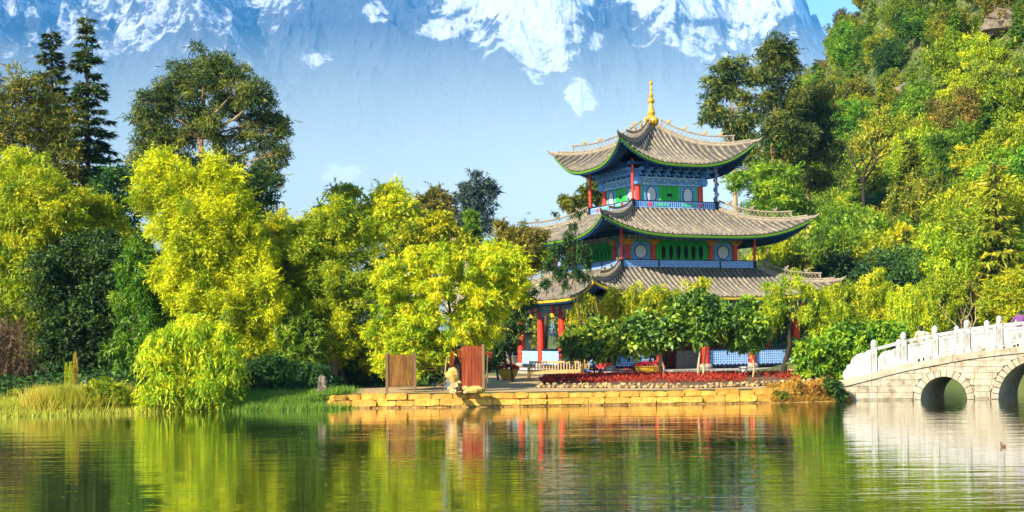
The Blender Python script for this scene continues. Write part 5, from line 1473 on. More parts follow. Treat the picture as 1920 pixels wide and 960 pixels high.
make_tree('dark_shrub', 'large dark green shrub in the shade behind the grassy shore', 'shrub', 175, 69, [(160, 470, 42), (205, 490, 40), (140, 520, 45), (190, 545, 48), (230, 530, 36), (150, 590, 50), (210, 600, 50), (110, 560, 40), (120, 630, 44), (180, 650, 48), (235, 660, 44), (90, 500, 36), (95, 680, 36)], n=50000, leaf=(0.2, 0.095), mat='lf_dark', seed=14)
make_tree('dark_shrub', 'dark green shrub in the gap behind the drooping bamboo', 'shrub', 315, 72, [(300, 500, 26), (325, 520, 28), (305, 560, 30), (335, 580, 28), (300, 620, 30), (330, 640, 28), (310, 680, 28), (345, 690, 24)], n=20000, leaf=(0.2, 0.09), mat='lf_dark', seed=114)
make_tree('olive_shrub', 'olive shrub behind the dried brown shrub at the left edge', 'shrub', 45, 70, [(20, 600, 30), (55, 610, 30), (0, 640, 30), (40, 650, 30), (75, 650, 28), (15, 690, 28), (60, 695, 28), (90, 600, 24)], n=20000, leaf=(0.2, 0.08), mat='lf_olive', seed=115)
make_tree('green_bamboo', 'mid green bamboo between the dark shrub and the big yellow tree', 'bamboo', 262, 68, [(262, 470, 28), (285, 500, 30), (245, 510, 30), (270, 545, 34), (240, 560, 30), (290, 580, 30), (255, 610, 36), (285, 640, 34), (240, 660, 34), (275, 690, 34)], n=26000, leaf=(0.26, 0.07), mat='lf_green', seed=15, style='mix', slen=0.8)
make_tree('brown_shrub', 'dried brown hanging shrub at the left edge', 'shrub', 12, 65, [(10, 620, 30), (35, 640, 28), (-10, 650, 30), (20, 680, 30), (50, 690, 22), (0, 710, 24)], n=11000, leaf=(0.22, 0.03), mat='lf_brown', seed=16, style='strand', slen=1.5, sout=0.25, bark='bark_dark')
make_tree('big_yellow_tree', 'tallest bright yellow tree on the left shore', 'tree', 420, 67,
          [(300, 300, 24), (285, 330, 28), (320, 330, 28), (275, 370, 32), (315, 375, 32), (400, 320, 28), (425, 340, 30), (385, 360, 34), (440, 380, 34), (350, 395, 36), (410, 410, 40), (460, 430, 34), (370, 445, 42), (430, 460, 42), (480, 480, 34), (340, 490, 40), (400, 510, 46), (460, 530, 42), (500, 530, 28), (360, 550, 44), (420, 580, 46), (480, 590, 38), (510, 600, 24), (380, 610, 40), (450, 640, 40), (500, 650, 30), (330, 540, 28), (310, 430, 30), (350, 340, 24), (330, 460, 30), (390, 470, 40), (445, 500, 36), (520, 560, 24), (300, 520, 26), (430, 545, 36), (395, 560, 36), (520, 640, 22)],
          n=200000, leaf=(0.155, 0.056), mat='lf_yellow', seed=17, style='leafy', droop=0.15, under=0.35, shell=0.35, bark='bark_dark', trunk_r=0.2, size=0.30, per=24, flat=1.5)
make_tree('drooping_bamboo', 'yellow-green drooping bamboo mound at the water edge', 'bamboo', 362, 60.8,
          [(360, 615, 26), (325, 635, 28), (395, 630, 28), (300, 662, 28), (355, 660, 34), (420, 650, 26), (335, 690, 34), (395, 690, 34), (295, 640, 18), (310, 720, 30), (370, 725, 34), (425, 705, 26), (340, 745, 26), (400, 745, 26)],
          n=56000, leaf=(0.23, 0.05), mat='lf_bamboo', seed=18, style='mix', slen=0.75, sout=0.95, spk=0.55, xper=12, droop=0.8, cv=0.3, base_z=0.05, trunk_r=0.07)
make_tree('olive_tree', 'olive green tree just right of the tallest yellow tree', 'tree', 535, 73, top=385, bottom=690, wpx=165, kind='round', n=36000, leaf=(0.2, 0.075), mat='lf_lime', seed=19, nl=15, style='mix')
make_tree('feathery_tree', 'feathery yellow-green tree touching the right side of the tallest yellow tree', 'tree', 505, 71, [(520, 425, 26), (495, 450, 24), (545, 440, 26), (525, 480, 34), (560, 480, 28), (510, 520, 32), (550, 530, 34), (530, 570, 34), (570, 560, 26), (520, 615, 30), (560, 610, 30), (580, 520, 22), (540, 650, 26)], n=60000, leaf=(0.16, 0.058), mat='lf_lime', seed=119, cv=0.32)
make_tree('yellow_green_tree', 'yellow-green tree between the feathery tree and the golden tree', 'tree', 590, 70.5, [(590, 410, 22), (570, 435, 24), (612, 430, 24), (590, 460, 30), (560, 490, 24), (620, 480, 28), (595, 510, 30), (575, 550, 28), (615, 560, 30), (595, 600, 28), (630, 610, 24)], n=46000, leaf=(0.16, 0.058), mat='lf_gold', seed=120, cv=0.32)
make_tree('green_tree', 'shaded green tree low between the olive and the golden tree', 'tree', 560, 67, top=585, bottom=725, wpx=120, kind='round', n=13000, leaf=(0.2, 0.085), mat='lf_green', seed=20)
make_tree('golden_tree', 'broad golden feathery tree left of the notice board', 'tree', 645, 69, [(640, 400, 30), (605, 430, 34), (665, 430, 36), (580, 470, 34), (630, 480, 42), (690, 475, 36), (600, 530, 44), (655, 540, 46), (700, 540, 34), (580, 590, 36), (625, 600, 42), (680, 610, 40), (570, 640, 30), (640, 650, 34), (690, 660, 28)],
          n=90000, leaf=(0.16, 0.06), mat='lf_gold', seed=21, style='leafy', droop=0.3, under=0.35, shell=0.35, bark='bark')
make_tree('green_top_tree', 'green tree top rising at the left behind the golden tree', 'tree', 652, 96, [(650, 368, 24), (630, 395, 26), (670, 400, 26), (650, 430, 34), (620, 440, 28), (685, 430, 24)], n=13000, leaf=(0.28, 0.12), mat='lf_lime', seed=22)
make_tree('lime_top_tree', 'taller lime tree top right of the green one behind', 'tree', 735, 95, [(733, 360, 20), (710, 385, 26), (752, 385, 26), (725, 415, 32), (768, 415, 26), (700, 430, 26), (750, 445, 32), (790, 440, 22)], n=18000, leaf=(0.28, 0.12), mat='lf_lime', seed=23)
make_tree('amber_tree', 'amber and olive tree behind the front yellow tree', 'tree', 790, 80, [(785, 440, 30), (820, 430, 30), (755, 460, 32), (850, 455, 28), (800, 475, 36), (840, 490, 30), (740, 490, 28), (880, 470, 22)], n=22000, leaf=(0.22, 0.09), mat='lf_gold', seed=24)
make_tree('front_yellow_tree', 'wide yellow-green tree with dark forked trunk over the plank boards', 'tree', 862, 65,
          [(790, 500, 34), (840, 490, 34), (745, 520, 34), (885, 510, 34), (930, 500, 30), (965, 500, 22), (770, 550, 40), (720, 560, 32), (820, 545, 36), (895, 560, 40), (945, 545, 28), (735, 605, 40), (790, 600, 42), (710, 630, 26), (850, 625, 34), (910, 610, 38), (755, 650, 38), (800, 660, 34), (725, 675, 26), (930, 580, 24), (870, 590, 26), (770, 690, 20), (900, 640, 22), (830, 668, 20), (742, 692, 17), (765, 700, 14), (718, 690, 16)],
          n=115000, size=0.30, leaf=(0.155, 0.06), mat='lf_bamboo', seed=25, style='leafy', droop=0.45, under=0.35, shell=0.35, bark='bark_dark', trunk_r=0.17, trunk_px=[(862, 738), (858, 690), (848, 640), (845, 590), (838, 545)])
make_tree('yellow_tree', 'yellow tree left of the pavilion eaves', 'tree', 950, 76, [(955, 485, 26), (925, 500, 26), (975, 520, 22), (940, 535, 28), (920, 470, 20), (970, 560, 18)], n=14000, leaf=(0.2, 0.08), mat='lf_yellow', seed=26, trunk_r=0.07, trunk_px=[(962, 715), (955, 650), (942, 600), (950, 520)])
make_tree('rust_tree', 'rust-brown tree against the left end of the middle roof', 'tree', 975, 79, [(945, 430, 24), (975, 445, 26), (1000, 470, 20), (950, 465, 26), (1015, 440, 14), (985, 490, 22)], n=11000, leaf=(0.2, 0.075), mat='lf_rust', seed=27, trunk_r=0.07, trunk_px=[(935, 712), (925, 640), (950, 560), (972, 470)])
make_tree('dark_shrub', 'dark green shrub left of the red corner column', 'shrub', 950, 80, [(950, 570, 24), (970, 600, 22), (940, 610, 26), (930, 650, 26), (985, 560, 20), (960, 640, 18)], n=12000, leaf=(0.2, 0.09), mat='lf_dark', seed=28, trunk_r=0.08)
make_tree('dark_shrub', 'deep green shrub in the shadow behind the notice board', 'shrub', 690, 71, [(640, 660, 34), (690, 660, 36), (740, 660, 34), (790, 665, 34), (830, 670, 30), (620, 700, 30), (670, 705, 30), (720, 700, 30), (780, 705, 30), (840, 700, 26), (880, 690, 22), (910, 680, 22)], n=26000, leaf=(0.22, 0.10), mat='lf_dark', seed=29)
make_tree('dark_shrub', 'dark green fern thicket above the green shore grass', 'shrub', 520, 65, [(470, 700, 26), (510, 690, 30), (550, 700, 28), (590, 700, 26), (490, 730, 24), (540, 728, 24), (450, 730, 20)], n=16000, leaf=(0.2, 0.07), mat='lf_dark', seed=30, style='mix', slen=0.6)
# ---------------------------------------------------------------- distance, centre
make_tree('russet_tree', 'russet round tree on the skyline left of the pine', 'tree', 818, 150, [(818, 366, 20), (800, 385, 20), (838, 382, 20), (818, 400, 24), (795, 410, 18), (842, 408, 18)], n=9000, leaf=(0.36, 0.16), mat='lf_rust', seed=31, base_z=4.0)
make_tree('pine_tree', 'blue-grey spreading pine on the skyline', 'tree', 893, 145, [(893, 332, 14), (875, 350, 13), (912, 348, 14), (893, 362, 18), (866, 372, 14), (925, 358, 11), (880, 392, 20), (912, 385, 18), (900, 420, 22), (870, 415, 16)], n=10000, leaf=(0.42, 0.10), mat='lf_blue', seed=32, bark='bark_dark', base_z=4.0)
make_tree('cypress_tree', 'slim dark green cypress below the blue-grey pine', 'tree', 886, 108, top=392, bottom=500, wpx=56, kind='egg', n=9000, leaf=(0.30, 0.09), mat='lf_green', seed=33, base_z=3.5)
make_tree('green_tree', 'green tree behind the left of the top storey', 'tree', 1100, 118, [(1075, 385, 18), (1060, 378, 12), (1105, 365, 20), (1118, 340, 16), (1130, 375, 18), (1090, 400, 20), (1140, 345, 14), (1125, 320, 10)], n=10000, leaf=(0.3, 0.12), mat='lf_olive', seed=34)
make_tree('yellow_tree', 'low yellow tree glimpsed beyond the left balcony', 'tree', 1020, 112, [(1000, 470, 24), (1040, 460, 24), (1075, 470, 24), (1020, 490, 24), (1100, 490, 22)], n=9000, leaf=(0.28, 0.12), mat='lf_gold', seed=35)
make_tree('willow_tree', 'weeping green willow seen between the ground-floor columns', 'tree', 1040, 118, [(1000, 575, 26), (1040, 570, 28), (1080, 575, 26), (1010, 610, 24), (1060, 610, 24), (1110, 600, 24), (980, 620, 22)], n=12000, leaf=(0.3, 0.09), mat='lf_olive', seed=36, style='strand', slen=2.0, sout=0.2)
# ---------------------------------------------------------------- before the pavilion
make_tree('sapling', 'slender dark-leaved sapling before the middle roof', 'tree', 1090, 74, [(1068, 448, 12), (1042, 468, 12), (1092, 466, 13), (1066, 482, 15), (1030, 498, 11), (1100, 490, 11), (1050, 512, 13), (1082, 512, 12), (1022, 532, 10), (1074, 425, 7), (1040, 402, 5), (1086, 402, 5), (1060, 535, 8), (1100, 520, 8)], n=8000, leaf=(0.17, 0.06), mat='lf_dark', seed=41, style='mix', slen=0.5, trunk_r=0.05, trunk_px=[(1096, 712), (1090, 620), (1082, 560), (1072, 500)], bark='bark')
make_tree('vine_tree', 'light green drooping small tree before the left column row', 'tree', 1092, 75, [(1085, 580, 16), (1100, 560, 14), (1078, 610, 16), (1100, 610, 16), (1085, 640, 14)], n=6500, leaf=(0.16, 0.055), mat='lf_lime', seed=42, style='strand', slen=0.9, sout=0.3, trunk_r=0.04)
make_tree('feathery_tree', 'feathery yellow tree above the glossy broad-leaved trees', 'tree', 1237, 76, [(1160, 560, 24), (1195, 560, 26), (1230, 560, 26), (1265, 565, 26), (1300, 545, 20), (1320, 530, 12), (1175, 590, 24), (1215, 590, 26), (1255, 595, 24), (1290, 580, 22), (1145, 580, 18)], n=26000, leaf=(0.17, 0.05), mat='lf_gold', seed=43, style='mix', slen=0.6, bark='bark_dark', trunk_r=0.13, trunk_px=[(1241, 716), (1238, 680), (1234, 640), (1225, 590)])
for i, (px, lob, tpx, lab, n_) in enumerate((
    (1112, [(1090, 640, 24), (1120, 625, 26), (1150, 640, 24), (1080, 665, 22), (1110, 660, 26), (1145, 668, 22), (1065, 650, 16)], [(1115, 712), (1114, 690), (1112, 660)], 'leftmost glossy broad-leaved tree, beside the seated visitors', 5200),
    (1190, [(1175, 625, 24), (1205, 610, 26), (1225, 635, 24), (1185, 655, 26), (1215, 660, 22), (1165, 650, 20)], [(1241, 724), (1245, 690), (1232, 650), (1205, 630)], 'second glossy broad-leaved tree with a thin slanting trunk', 4600),
    (1310, [(1275, 605, 26), (1305, 585, 26), (1335, 600, 26), (1260, 630, 22), (1295, 630, 28), (1330, 640, 26), (1270, 655, 20), (1310, 655, 22), (1350, 625, 20)], [(1311, 722), (1309, 690), (1313, 655), (1312, 610)], 'largest glossy broad-leaved tree with pale twin trunk', 6800),
    (1392, [(1375, 600, 22), (1400, 590, 22), (1420, 610, 20), (1365, 630, 22), (1395, 630, 24), (1425, 640, 18), (1380, 655, 20), (1410, 660, 18), (1405, 575, 16)], [(1410, 716), (1414, 690), (1410, 655), (1398, 620)], 'glossy broad-leaved tree right of the pale twin trunk', 5600))):
    t_ = make_tree('broadleaf_tree', lab, 'tree', tpx[0][0], 70.5 + 0.7 * (i % 2), [(q_[0], q_[1] + (2, 0, -16, -4)[i] - max(0, (q_[1] - 620) * 0.3), q_[2] * (0.8, 0.86, 0.92, 0.8)[i]) for q_ in lob], n=int(n_ * 1.25), leaf=(0.31, 0.14), mat='lf_magnolia', seed=50 + i, bark='bark_pale' if i in (1, 2, 3) else 'bark_dark', trunk_r=0.085 if i == 2 else 0.06, trunk_px=tpx, group='glossy broad-leaved trees before the pavilion', droop=0.1, size=0.5, shell=0.6, under=0.3)
    if i == 2:
        tb = t_.location; mb = MB(); mb.tube([tuple(at(a, b_, 71.2) - tb) for a, b_ in ((1316, 722), (1320, 690), (1324, 655), (1330, 620))], [0.07, 0.06, 0.05, 0.03], 7); mb.build('second_trunk', M['bark_pale'], t_, smooth=True)
make_tree('forked_tree', 'dark forked tree with thin yellow foliage right of the pavilion front', 'tree', 1468, 71.5, [(1450, 545, 20), (1480, 530, 22), (1515, 545, 24), (1545, 560, 20), (1440, 580, 22), (1475, 570, 20), (1510, 585, 20), (1435, 610, 18), (1550, 600, 18), (1575, 580, 16), (1460, 600, 16), (1530, 620, 16)], n=13000, leaf=(0.17, 0.05), mat='lf_lime', seed=44, style='mix', slen=0.6, bark='bark_dark', trunk_r=0.19, trunk_px=[(1466, 720), (1470, 690), (1480, 650), (1482, 600), (1478, 555)], twigs=3)
make_tree('ivy_mound', 'dense leafy green shrub mound at the left end of the bridge', 'shrub', 1590, 69.5, [(1520, 660, 26), (1550, 650, 30), (1590, 640, 32), (1630, 635, 30), (1665, 630, 24), (1535, 690, 26), (1570, 685, 28), (1610, 670, 30), (1650, 650, 26), (1510, 690, 18), (1690, 625, 16), (1575, 700, 20)], n=26000, leaf=(0.20, 0.12), mat='lf_green', seed=45, trunk_r=0.08, droop=0.5, base_z=0.6)
make_tree('small_shrub', 'dark green shrub between the forked tree and the ivy mound', 'shrub', 1515, 73, [(1500, 650, 18), (1525, 640, 20), (1545, 620, 20), (1510, 670, 18)], n=7000, leaf=(0.2, 0.1), mat='lf_green', seed=46, trunk_r=0.06)
# ---------------------------------------------------------------- right shore beyond the bridge
RS = [  # px, Y, top, bottom, w, kind, n, leaf, mat, style, label, name
    (1700, 86, 525, 660, 90, 'broad', 20000, (0.2, 0.05), 'lf_bamboo', 'strand', 'yellow weeping willow above the beige-jacketed person', 'willow_tree'),
    (1640, 88, 500, 660, 90, 'round', 14000, (0.22, 0.06), 'lf_lime', 'mix', 'yellow-green feathery tree left of the weeping willow', 'feathery_tree'),
    (1580, 84, 520, 680, 100, 'round', 16000, (0.22, 0.06), 'lf_gold', 'mix', 'olive-gold feathery tree right of the pavilion eaves', 'feathery_tree'),
    (1770, 90, 500, 640, 100, 'round', 15000, (0.2, 0.06), 'lf_gold', 'mix', 'golden yellow tree behind the middle of the bridge railing', 'yellow_tree'),
    (1830, 92, 520, 640, 90, 'broad', 13000, (0.24, 0.07), 'lf_olive', 'strand', 'olive weeping tree behind the bare branches', 'willow_tree'),
    (1890, 88, 505, 630, 110, 'broad', 16000, (0.22, 0.09), 'lf_lime', 'leafy', 'lime green tree behind the purple-jacketed person', 'lime_tree'),
    (1682, 104, 418, 545, 80, 'vase', 11000, (0.26, 0.1), 'lf_yellow', 'leafy', 'yellow tree with visible trunk on the lower slope', 'yellow_tree'),
    (1500, 96, 470, 620, 90, 'round', 12000, (0.26, 0.1), 'lf_olive', 'mix', 'olive tree just behind the right eaves of the lower roof', 'olive_tree'),
    (1900, 100, 440, 560, 100, 'broad', 12000, (0.26, 0.09), 'lf_lime', 'leafy', 'yellow-green tree at the right edge above the bridge', 'lime_tree'),
    (1560, 100, 440, 560, 90, 'round', 10000, (0.26, 0.11), 'lf_green', 'leafy', 'green rounded tree behind the tip of the middle roof', 'green_tree'),
    (1460, 104, 430, 580, 90, 'round', 10000, (0.26, 0.1), 'lf_gold', 'leafy', 'golden shrub tree seen behind the second storey right post', 'golden_tree'),
]
for i, (px, Y, tp, bt, w, kd, n_, lf, mt, st, lab, nm) in enumerate(RS):
    make_tree(nm, lab, 'tree', px, Y, top=tp, bottom=bt, wpx=w, kind=kd, n=n_, leaf=lf, mat=mt, style=st, seed=70 + i, slen=1.3 if 'willow' in nm else 0.8, sout=0.3 if 'willow' in nm else 0.5, nl=11)
# bare branches behind the bridge
def bare_branches(name, label, px, py, Y, spread, seed, mat, hgt=1.0, z=None):
    rg = random.Random(seed); p0 = at(px, py, Y); g0 = gz(p0.x, Y) if z is None else z
    r_ = empty(name, (p0.x, Y, g0)); tag(r_, label, 'tree')
    mb = MB()
    def grow(p, d, L, r, k):
        pts = [p]; 
        for i in range(4):
            d = (d + Vector((rg.uniform(-0.35, 0.35), rg.uniform(-0.35, 0.35), rg.uniform(-0.1, 0.25)))).normalized(); pts.append(pts[-1] + d * L / 4)
        mb.tube(pts, [r, r * 0.85, r * 0.7, r * 0.55, r * 0.4], 5)
        if k > 0:
            for q in (2, 3, 4): grow(pts[q], (d + Vector((rg.uniform(-0.9, 0.9), rg.uniform(-0.6, 0.6), rg.uniform(-0.1, 0.6)))).normalized(), L * 0.62, r * 0.45, k - 1)
    top = p0.z - g0
    mb.tube([(0, 0, -0.2), (0.1, 0, top * 0.5), (0, 0, top)], [spread * 0.07, spread * 0.06, spread * 0.05], 6)
    for q in range(3): grow(Vector((0, 0, top)), Vector((rg.uniform(-0.8, 0.8), rg.uniform(-0.4, 0.4), 0.8)).normalized(), spread, spread * 0.045, 2)
    mb.build('branches', M[mat], r_, smooth=True); return r_
bare_branches('bare_tree', 'leafless pale branches behind the bridge railing', 1805, 648, 89, 1.9, 5, 'bark_pale')
bare_branches('bare_tree', 'black leafless snag on the wooded slope', 1618, 345, 112, 2.6, 6, 'bark_dark')

# ---------------------------------------------------------------- eucalyptus grove right of the pavilion
GV = [(1455, 112, [(1455, 85, 20), (1440, 105, 22), (1475, 100, 20), (1455, 125, 24), (1485, 125, 16), (1430, 150, 20), (1470, 160, 24), (1445, 190, 26), (1490, 200, 24), (1455, 240, 28), (1500, 260, 26), (1470, 300, 28)], 'tallest eucalyptus of the grove behind the pavilion'),
      (1385, 114, [(1360, 130, 18), (1385, 125, 18), (1340, 155, 18), (1405, 150, 16), (1365, 165, 22), (1335, 190, 16), (1390, 185, 20), (1350, 215, 20), (1325, 222, 12), (1380, 230, 24), (1410, 215, 18), (1400, 265, 26), (1370, 290, 22), (1415, 310, 26)], 'leftmost eucalyptus of the grove with open crown'),
      (1515, 118, [(1500, 190, 24), (1530, 180, 24), (1510, 220, 28), (1545, 220, 26), (1525, 260, 30), (1500, 300, 28), (1550, 290, 28), (1530, 340, 30)], 'dark eucalyptus at the foot of the hill'),
      (1440, 108, [(1430, 330, 26), (1465, 330, 28), (1440, 365, 28), (1480, 370, 28), (1420, 390, 24), (1455, 400, 28), (1500, 390, 24), (1385, 340, 20)], 'low eucalyptus behind the right end of the top roof')]
for i, (px, Y, lob, lab) in enumerate(GV):
    make_tree('eucalyptus_tree', lab, 'tree', px, Y, lob, n=26000 if i < 2 else 20000, leaf=(0.32, 0.10), mat='lf_euc' if i != 3 else 'lf_green', bark='bark_euc', seed=90 + i, size=0.5, per=12, trunk_r=0.26, under=0.75, shell=0.4, group='eucalyptus grove', twigs=3)

# ---------------------------------------------------------------- the wooded hill
def proto(kind, mat, seed, n=13000):
    rg = np.random.default_rng(seed)
    if kind == 'conifer': return conifer_meshes(8.5, 4.2, seed, mat, n_wh=20, dens=0.75, leaf=(0.5, 0.16), bare=0.04)
    if kind == 'cypress':
        lobes = auto_lobes(2.6, 0.3, 8.0, rg, 'egg', 12); C, Rr = clumps_of(lobes, rg, 9, 0.5)
        d = leafy(C, Rr, n, 0.36, 0.12, rg, droop=-0.5)
    else:
        lobes = auto_lobes(6.4, 1.0, 6.6, rg, kind, 11, 1.0); C, Rr = clumps_of(lobes, rg, 14, 0.36)
        d = leafy(C, Rr, n, 0.28, 0.13, rg)
    return leaf_mesh('crown', *d, M[mat]), wood(0.16, 1.2, lobes, rg, twigs=1).mesh('trunk', M['bark'], True)
PR = {}
for i, (key, kd, mt) in enumerate((('olive', 'round', 'lf_olive'), ('olive2', 'broad', 'lf_olive'), ('green', 'round', 'lf_green'), ('green2', 'vase', 'lf_green'), ('lime', 'broad', 'lf_hill'), ('lime2', 'round', 'lf_hill'), ('gold', 'round', 'lf_gold'),
                                   ('rust', 'broad', 'lf_rust'), ('dark', 'round', 'lf_dark'), ('cedar', 'conifer', 'lf_olive'), ('pine', 'conifer', 'lf_green'), ('cypress', 'cypress', 'lf_green'))):
    PR[key] = proto(kd, mt, 200 + i)
HL = {'olive': ('olive broad-crowned tree in the wood on the right hillside', 'olive hillside trees'), 'green': ('mid green broad-leaved tree in the wood on the right hillside', 'green hillside trees'), 'lime': ('yellow-green broad-leaved tree in the wood on the right hillside', 'yellow-green hillside trees'),
      'gold': ('golden autumn tree in the wood on the right hillside', 'golden hillside trees'), 'rust': ('rust-tinged autumn tree high in the wood on the right hillside', 'rust-tinged hillside trees'), 'dark': ('dark green broad-leaved tree in the wood on the right hillside', 'dark green hillside trees'),
      'cedar': ('olive layered conifer in the wood on the right hillside', 'layered hillside conifers'), 'pine': ('green pointed conifer in the wood on the right hillside', 'pointed hillside conifers'), 'cypress': ('slim green cypress in the wood on the right hillside', 'hillside cypresses')}
def visible(x, y, z):
    t = np.linspace(0.3, 0.97, 40)
    return bool(np.all(EYE + (z - EYE) * t > ground_z(x * t, y * t) - 0.3))
def proj(x, y, z):
    dx, dy = x * FPX / y, (z - EYE) * FPX / y; c, s = math.cos(ROLL), math.sin(ROLL)
    return CX + dx * c - dy * s, HY - (dx * s + dy * c)
rg = random.Random(21); pts = []; tries = 0
while len(pts) < 430 and tries < 60000:
    tries += 1
    y = rg.uniform(94, 235); t = rg.uniform(0.19, 0.40); x = t * y
    md = 2.6 + 0.012 * (y - 90)
    if any((x - a) ** 2 + (y - b_) ** 2 < md * md for a, b_, _ in pts): continue
    z = gz(x, y)
    if z < 2.6: continue
    px, py = proj(x, y, z + 5)
    if px < 1430 or px > 1990 or py < -90 or py > 560: continue
    if not visible(x, y, z + 6.0): continue
    # bare rock shows at the top right
    if 1850 < px < 1960 and 0 < py < 105: continue
    pts.append((x, y, z))
HT = {}
for i, (x, y, z) in enumerate(pts):
    px, py = proj(x, y, z + 4)
    u = rg.random()
    if py < 170 and px < 1760: ch = [('rust', 0.1), ('olive', 0.48), ('dark', 0.62), ('green', 0.86), ('pine', 1.0)]
    elif px > 1700 and py < 330: ch = [('lime', 0.36), ('olive', 0.56), ('green', 0.72), ('cypress', 0.84), ('rust', 0.88), ('pine', 1.0)]
    elif px < 1640: ch = [('green', 0.28), ('dark', 0.5), ('pine', 0.66), ('olive', 0.82), ('lime', 0.94), ('cypress', 1.0)]
    else: ch = [('lime', 0.28), ('cedar', 0.45), ('green', 0.62), ('olive', 0.76), ('gold', 0.86), ('dark', 0.94), ('cypress', 1.0)]
    key = next(k for k, c in ch if u <= c)
    var = key + '2' if key + '2' in PR and rg.random() < 0.5 else key
    sc_ = rg.uniform(0.62, 1.16) * (0.85 if py < 170 else 1.0)
    nm = {'cedar': 'layered_conifer', 'pine': 'pointed_conifer', 'cypress': 'cypress_tree'}.get(key, 'hillside_tree')
    r_ = empty(nm, (x, y, z - 0.1), rg.uniform(0, 6.28)); r_.scale = (sc_ * rg.uniform(0.85, 1.15), sc_ * rg.uniform(0.85, 1.15), sc_ * rg.uniform(0.85, 1.2))
    HT.setdefault((key, 'crest' if py < 90 else 'upper slope' if py < 220 else 'middle slope' if py < 380 else 'foot'), []).append((px, r_))
    inst('crown', PR[var][0], r_); inst('trunk', PR[var][1], r_)
ORD = 'leftmost second third fourth fifth sixth seventh eighth ninth tenth eleventh twelfth thirteenth fourteenth fifteenth sixteenth seventeenth eighteenth nineteenth twentieth twenty-first twenty-second twenty-third twenty-fourth twenty-fifth twenty-sixth twenty-seventh twenty-eighth twenty-ninth thirtieth'.split()
for (key, band), lst in HT.items():
    what = HL[key][0].split(' in the wood')[0].split(' high in')[0]
    for j, (_, o) in enumerate(sorted(lst, key=lambda q: q[0])):
        k = ORD[min(j, len(ORD) - 1)]
        place = 'crest of the right hillside' if band == 'crest' else band + ' of the right hillside'
        tag(o, ('only ' if len(lst) == 1 else (k + ' ' if j == 0 else k + ' from left ')) + what + ' on the ' + place, 'tree', HL[key][1])
# rock outcrops on the upper slope
for i, (px, py, w, lab) in enumerate(((1900, 45, 44, 'largest grey rock outcrop at the upper right of the hill'), (1870, 62, 26, 'smaller grey rock outcrop left of the largest one'), (1700, 182, 24, 'grey rock patch in the middle of the wooded slope'))):
    best = None
    for y in np.linspace(95, 235, 300):
        q = at(px, py, y)
        if gz(q.x, y) >= q.z: best = q; break
    if best is None: continue
    r_ = w * best.y / FPX
    mb = MB(); mb.blob((0, 0, 0), (r_, r_ * 0.8, r_ * 0.75), 60 + i, 0.22, 14, 10); mb.blob((r_ * 0.7, -r_ * 0.2, -r_ * 0.3), (r_ * 0.6, r_ * 0.6, r_ * 0.5), 70 + i, 0.25, 12, 8); mb.blob((-r_ * 0.75, -r_ * 0.1, -r_ * 0.35), (r_ * 0.5, r_ * 0.5, r_ * 0.4), 80 + i, 0.25, 12, 8)
    o = mb.build('rock_outcrop', M['rock_dark'], None, best + Vector((0, 0.3 * r_, r_ * 0.3))); tag(o, lab, 'rock')

# ---------------------------------------------------------------- ground cover (uncountable)
def ground_leaves(name, label, n, xr, vr, L, W, mat, seed, hgt, cond=None, zoff=0.0, upright=0.2):
    rg = np.random.default_rng(seed)
    x = rg.uniform(*xr, n); v = rg.uniform(*vr, n); y = bank(x) + v
    if cond is not None:
        k = cond(x, y, v); x, y, v = x[k], y[k], v[k]
    m = len(x)
    patch = fbm(x * 0.5, y * 0.5, seed, 3)
    z = ground_z(x, y) + zoff + rg.uniform(0, 1, m) ** 1.5 * hgt * (0.4 + patch * 1.2)
    P = np.stack([x, y, z], -1)
    A = rg.normal(0, 1, (m, 3)) * np.array([1, 1, 0.5]) + np.array([0, 0, upright]); Nn = np.array([0, -0.3, 1.0]) + rg.normal(0, 0.5, (m, 3))
    s = rg.uniform(0.6, 1.4, m)
    o = link(bpy.data.objects.new(name, leaf_mesh(name, P, A, Nn, L * s, W * s, 0.5 + (patch - 0.5) * 1.1 + rg.normal(0, 0.15, m), M[mat])))
    tag(o, label, None, None, 'stuff'); return o
def grass(name, label, n, pts, mat, seed, h0, h1, wid, spread=0.5, parent=None):
    """tufts of upright blades round given points"""
    rg = np.random.default_rng(seed); pts = np.asarray(pts); i = rg.integers(0, len(pts), n)
    P = pts[i] + rg.normal(0, 1, (n, 3)) * np.array([spread, spread, 0])
    if parent is None: P[:, 2] = np.maximum(ground_z(P[:, 0], P[:, 1]), -0.05)
    A = np.array([0, 0, 1.0]) + rg.normal(0, 0.33, (n, 3)); Nn = np.array([0, -1, 0.2]) + rg.normal(0, 0.6, (n, 3))
    pv = rg.normal(0, 0.2, len(pts))
    o = link(bpy.data.objects.new(name, leaf_mesh(name, P, A, Nn, rg.uniform(h0, h1, n), wid * rg.uniform(0.6, 1.3, n), 0.5 + pv[i] + rg.normal(0, 0.15, n), M[mat])), parent)
    o['kind'] = 'stuff'
    if label and parent is None: o['label'] = label
    return o
ground_leaves('undergrowth', 'low undergrowth covering the wooded hillside', 70000, (16, 90), (8, 150), 0.55, 0.26, 'lf_under', 5, 1.3, cond=lambda x, y, v: (x / y > 0.185) & (x / y < 0.41) & (ground_z(x, y) > 1.9))
ground_leaves('low_plants', 'low plants under the trees of the left shore', 22000, (-32, -8), (2.5, 22), 0.3, 0.13, 'lf_dark', 6, 0.7)
E = rng
sp = [on(px, 772, 0.0) for px in np.linspace(-30, 290, 70)]
sp = [(p.x, bank(p.x) + q, 0) for p in sp for q in (0.15, 0.7, 1.3, 2.1)]
grass('bank_grass', 'yellow-green grass along the left shore', 26000, sp, 'lf_grass', 7, 0.12, 0.42, 0.035)
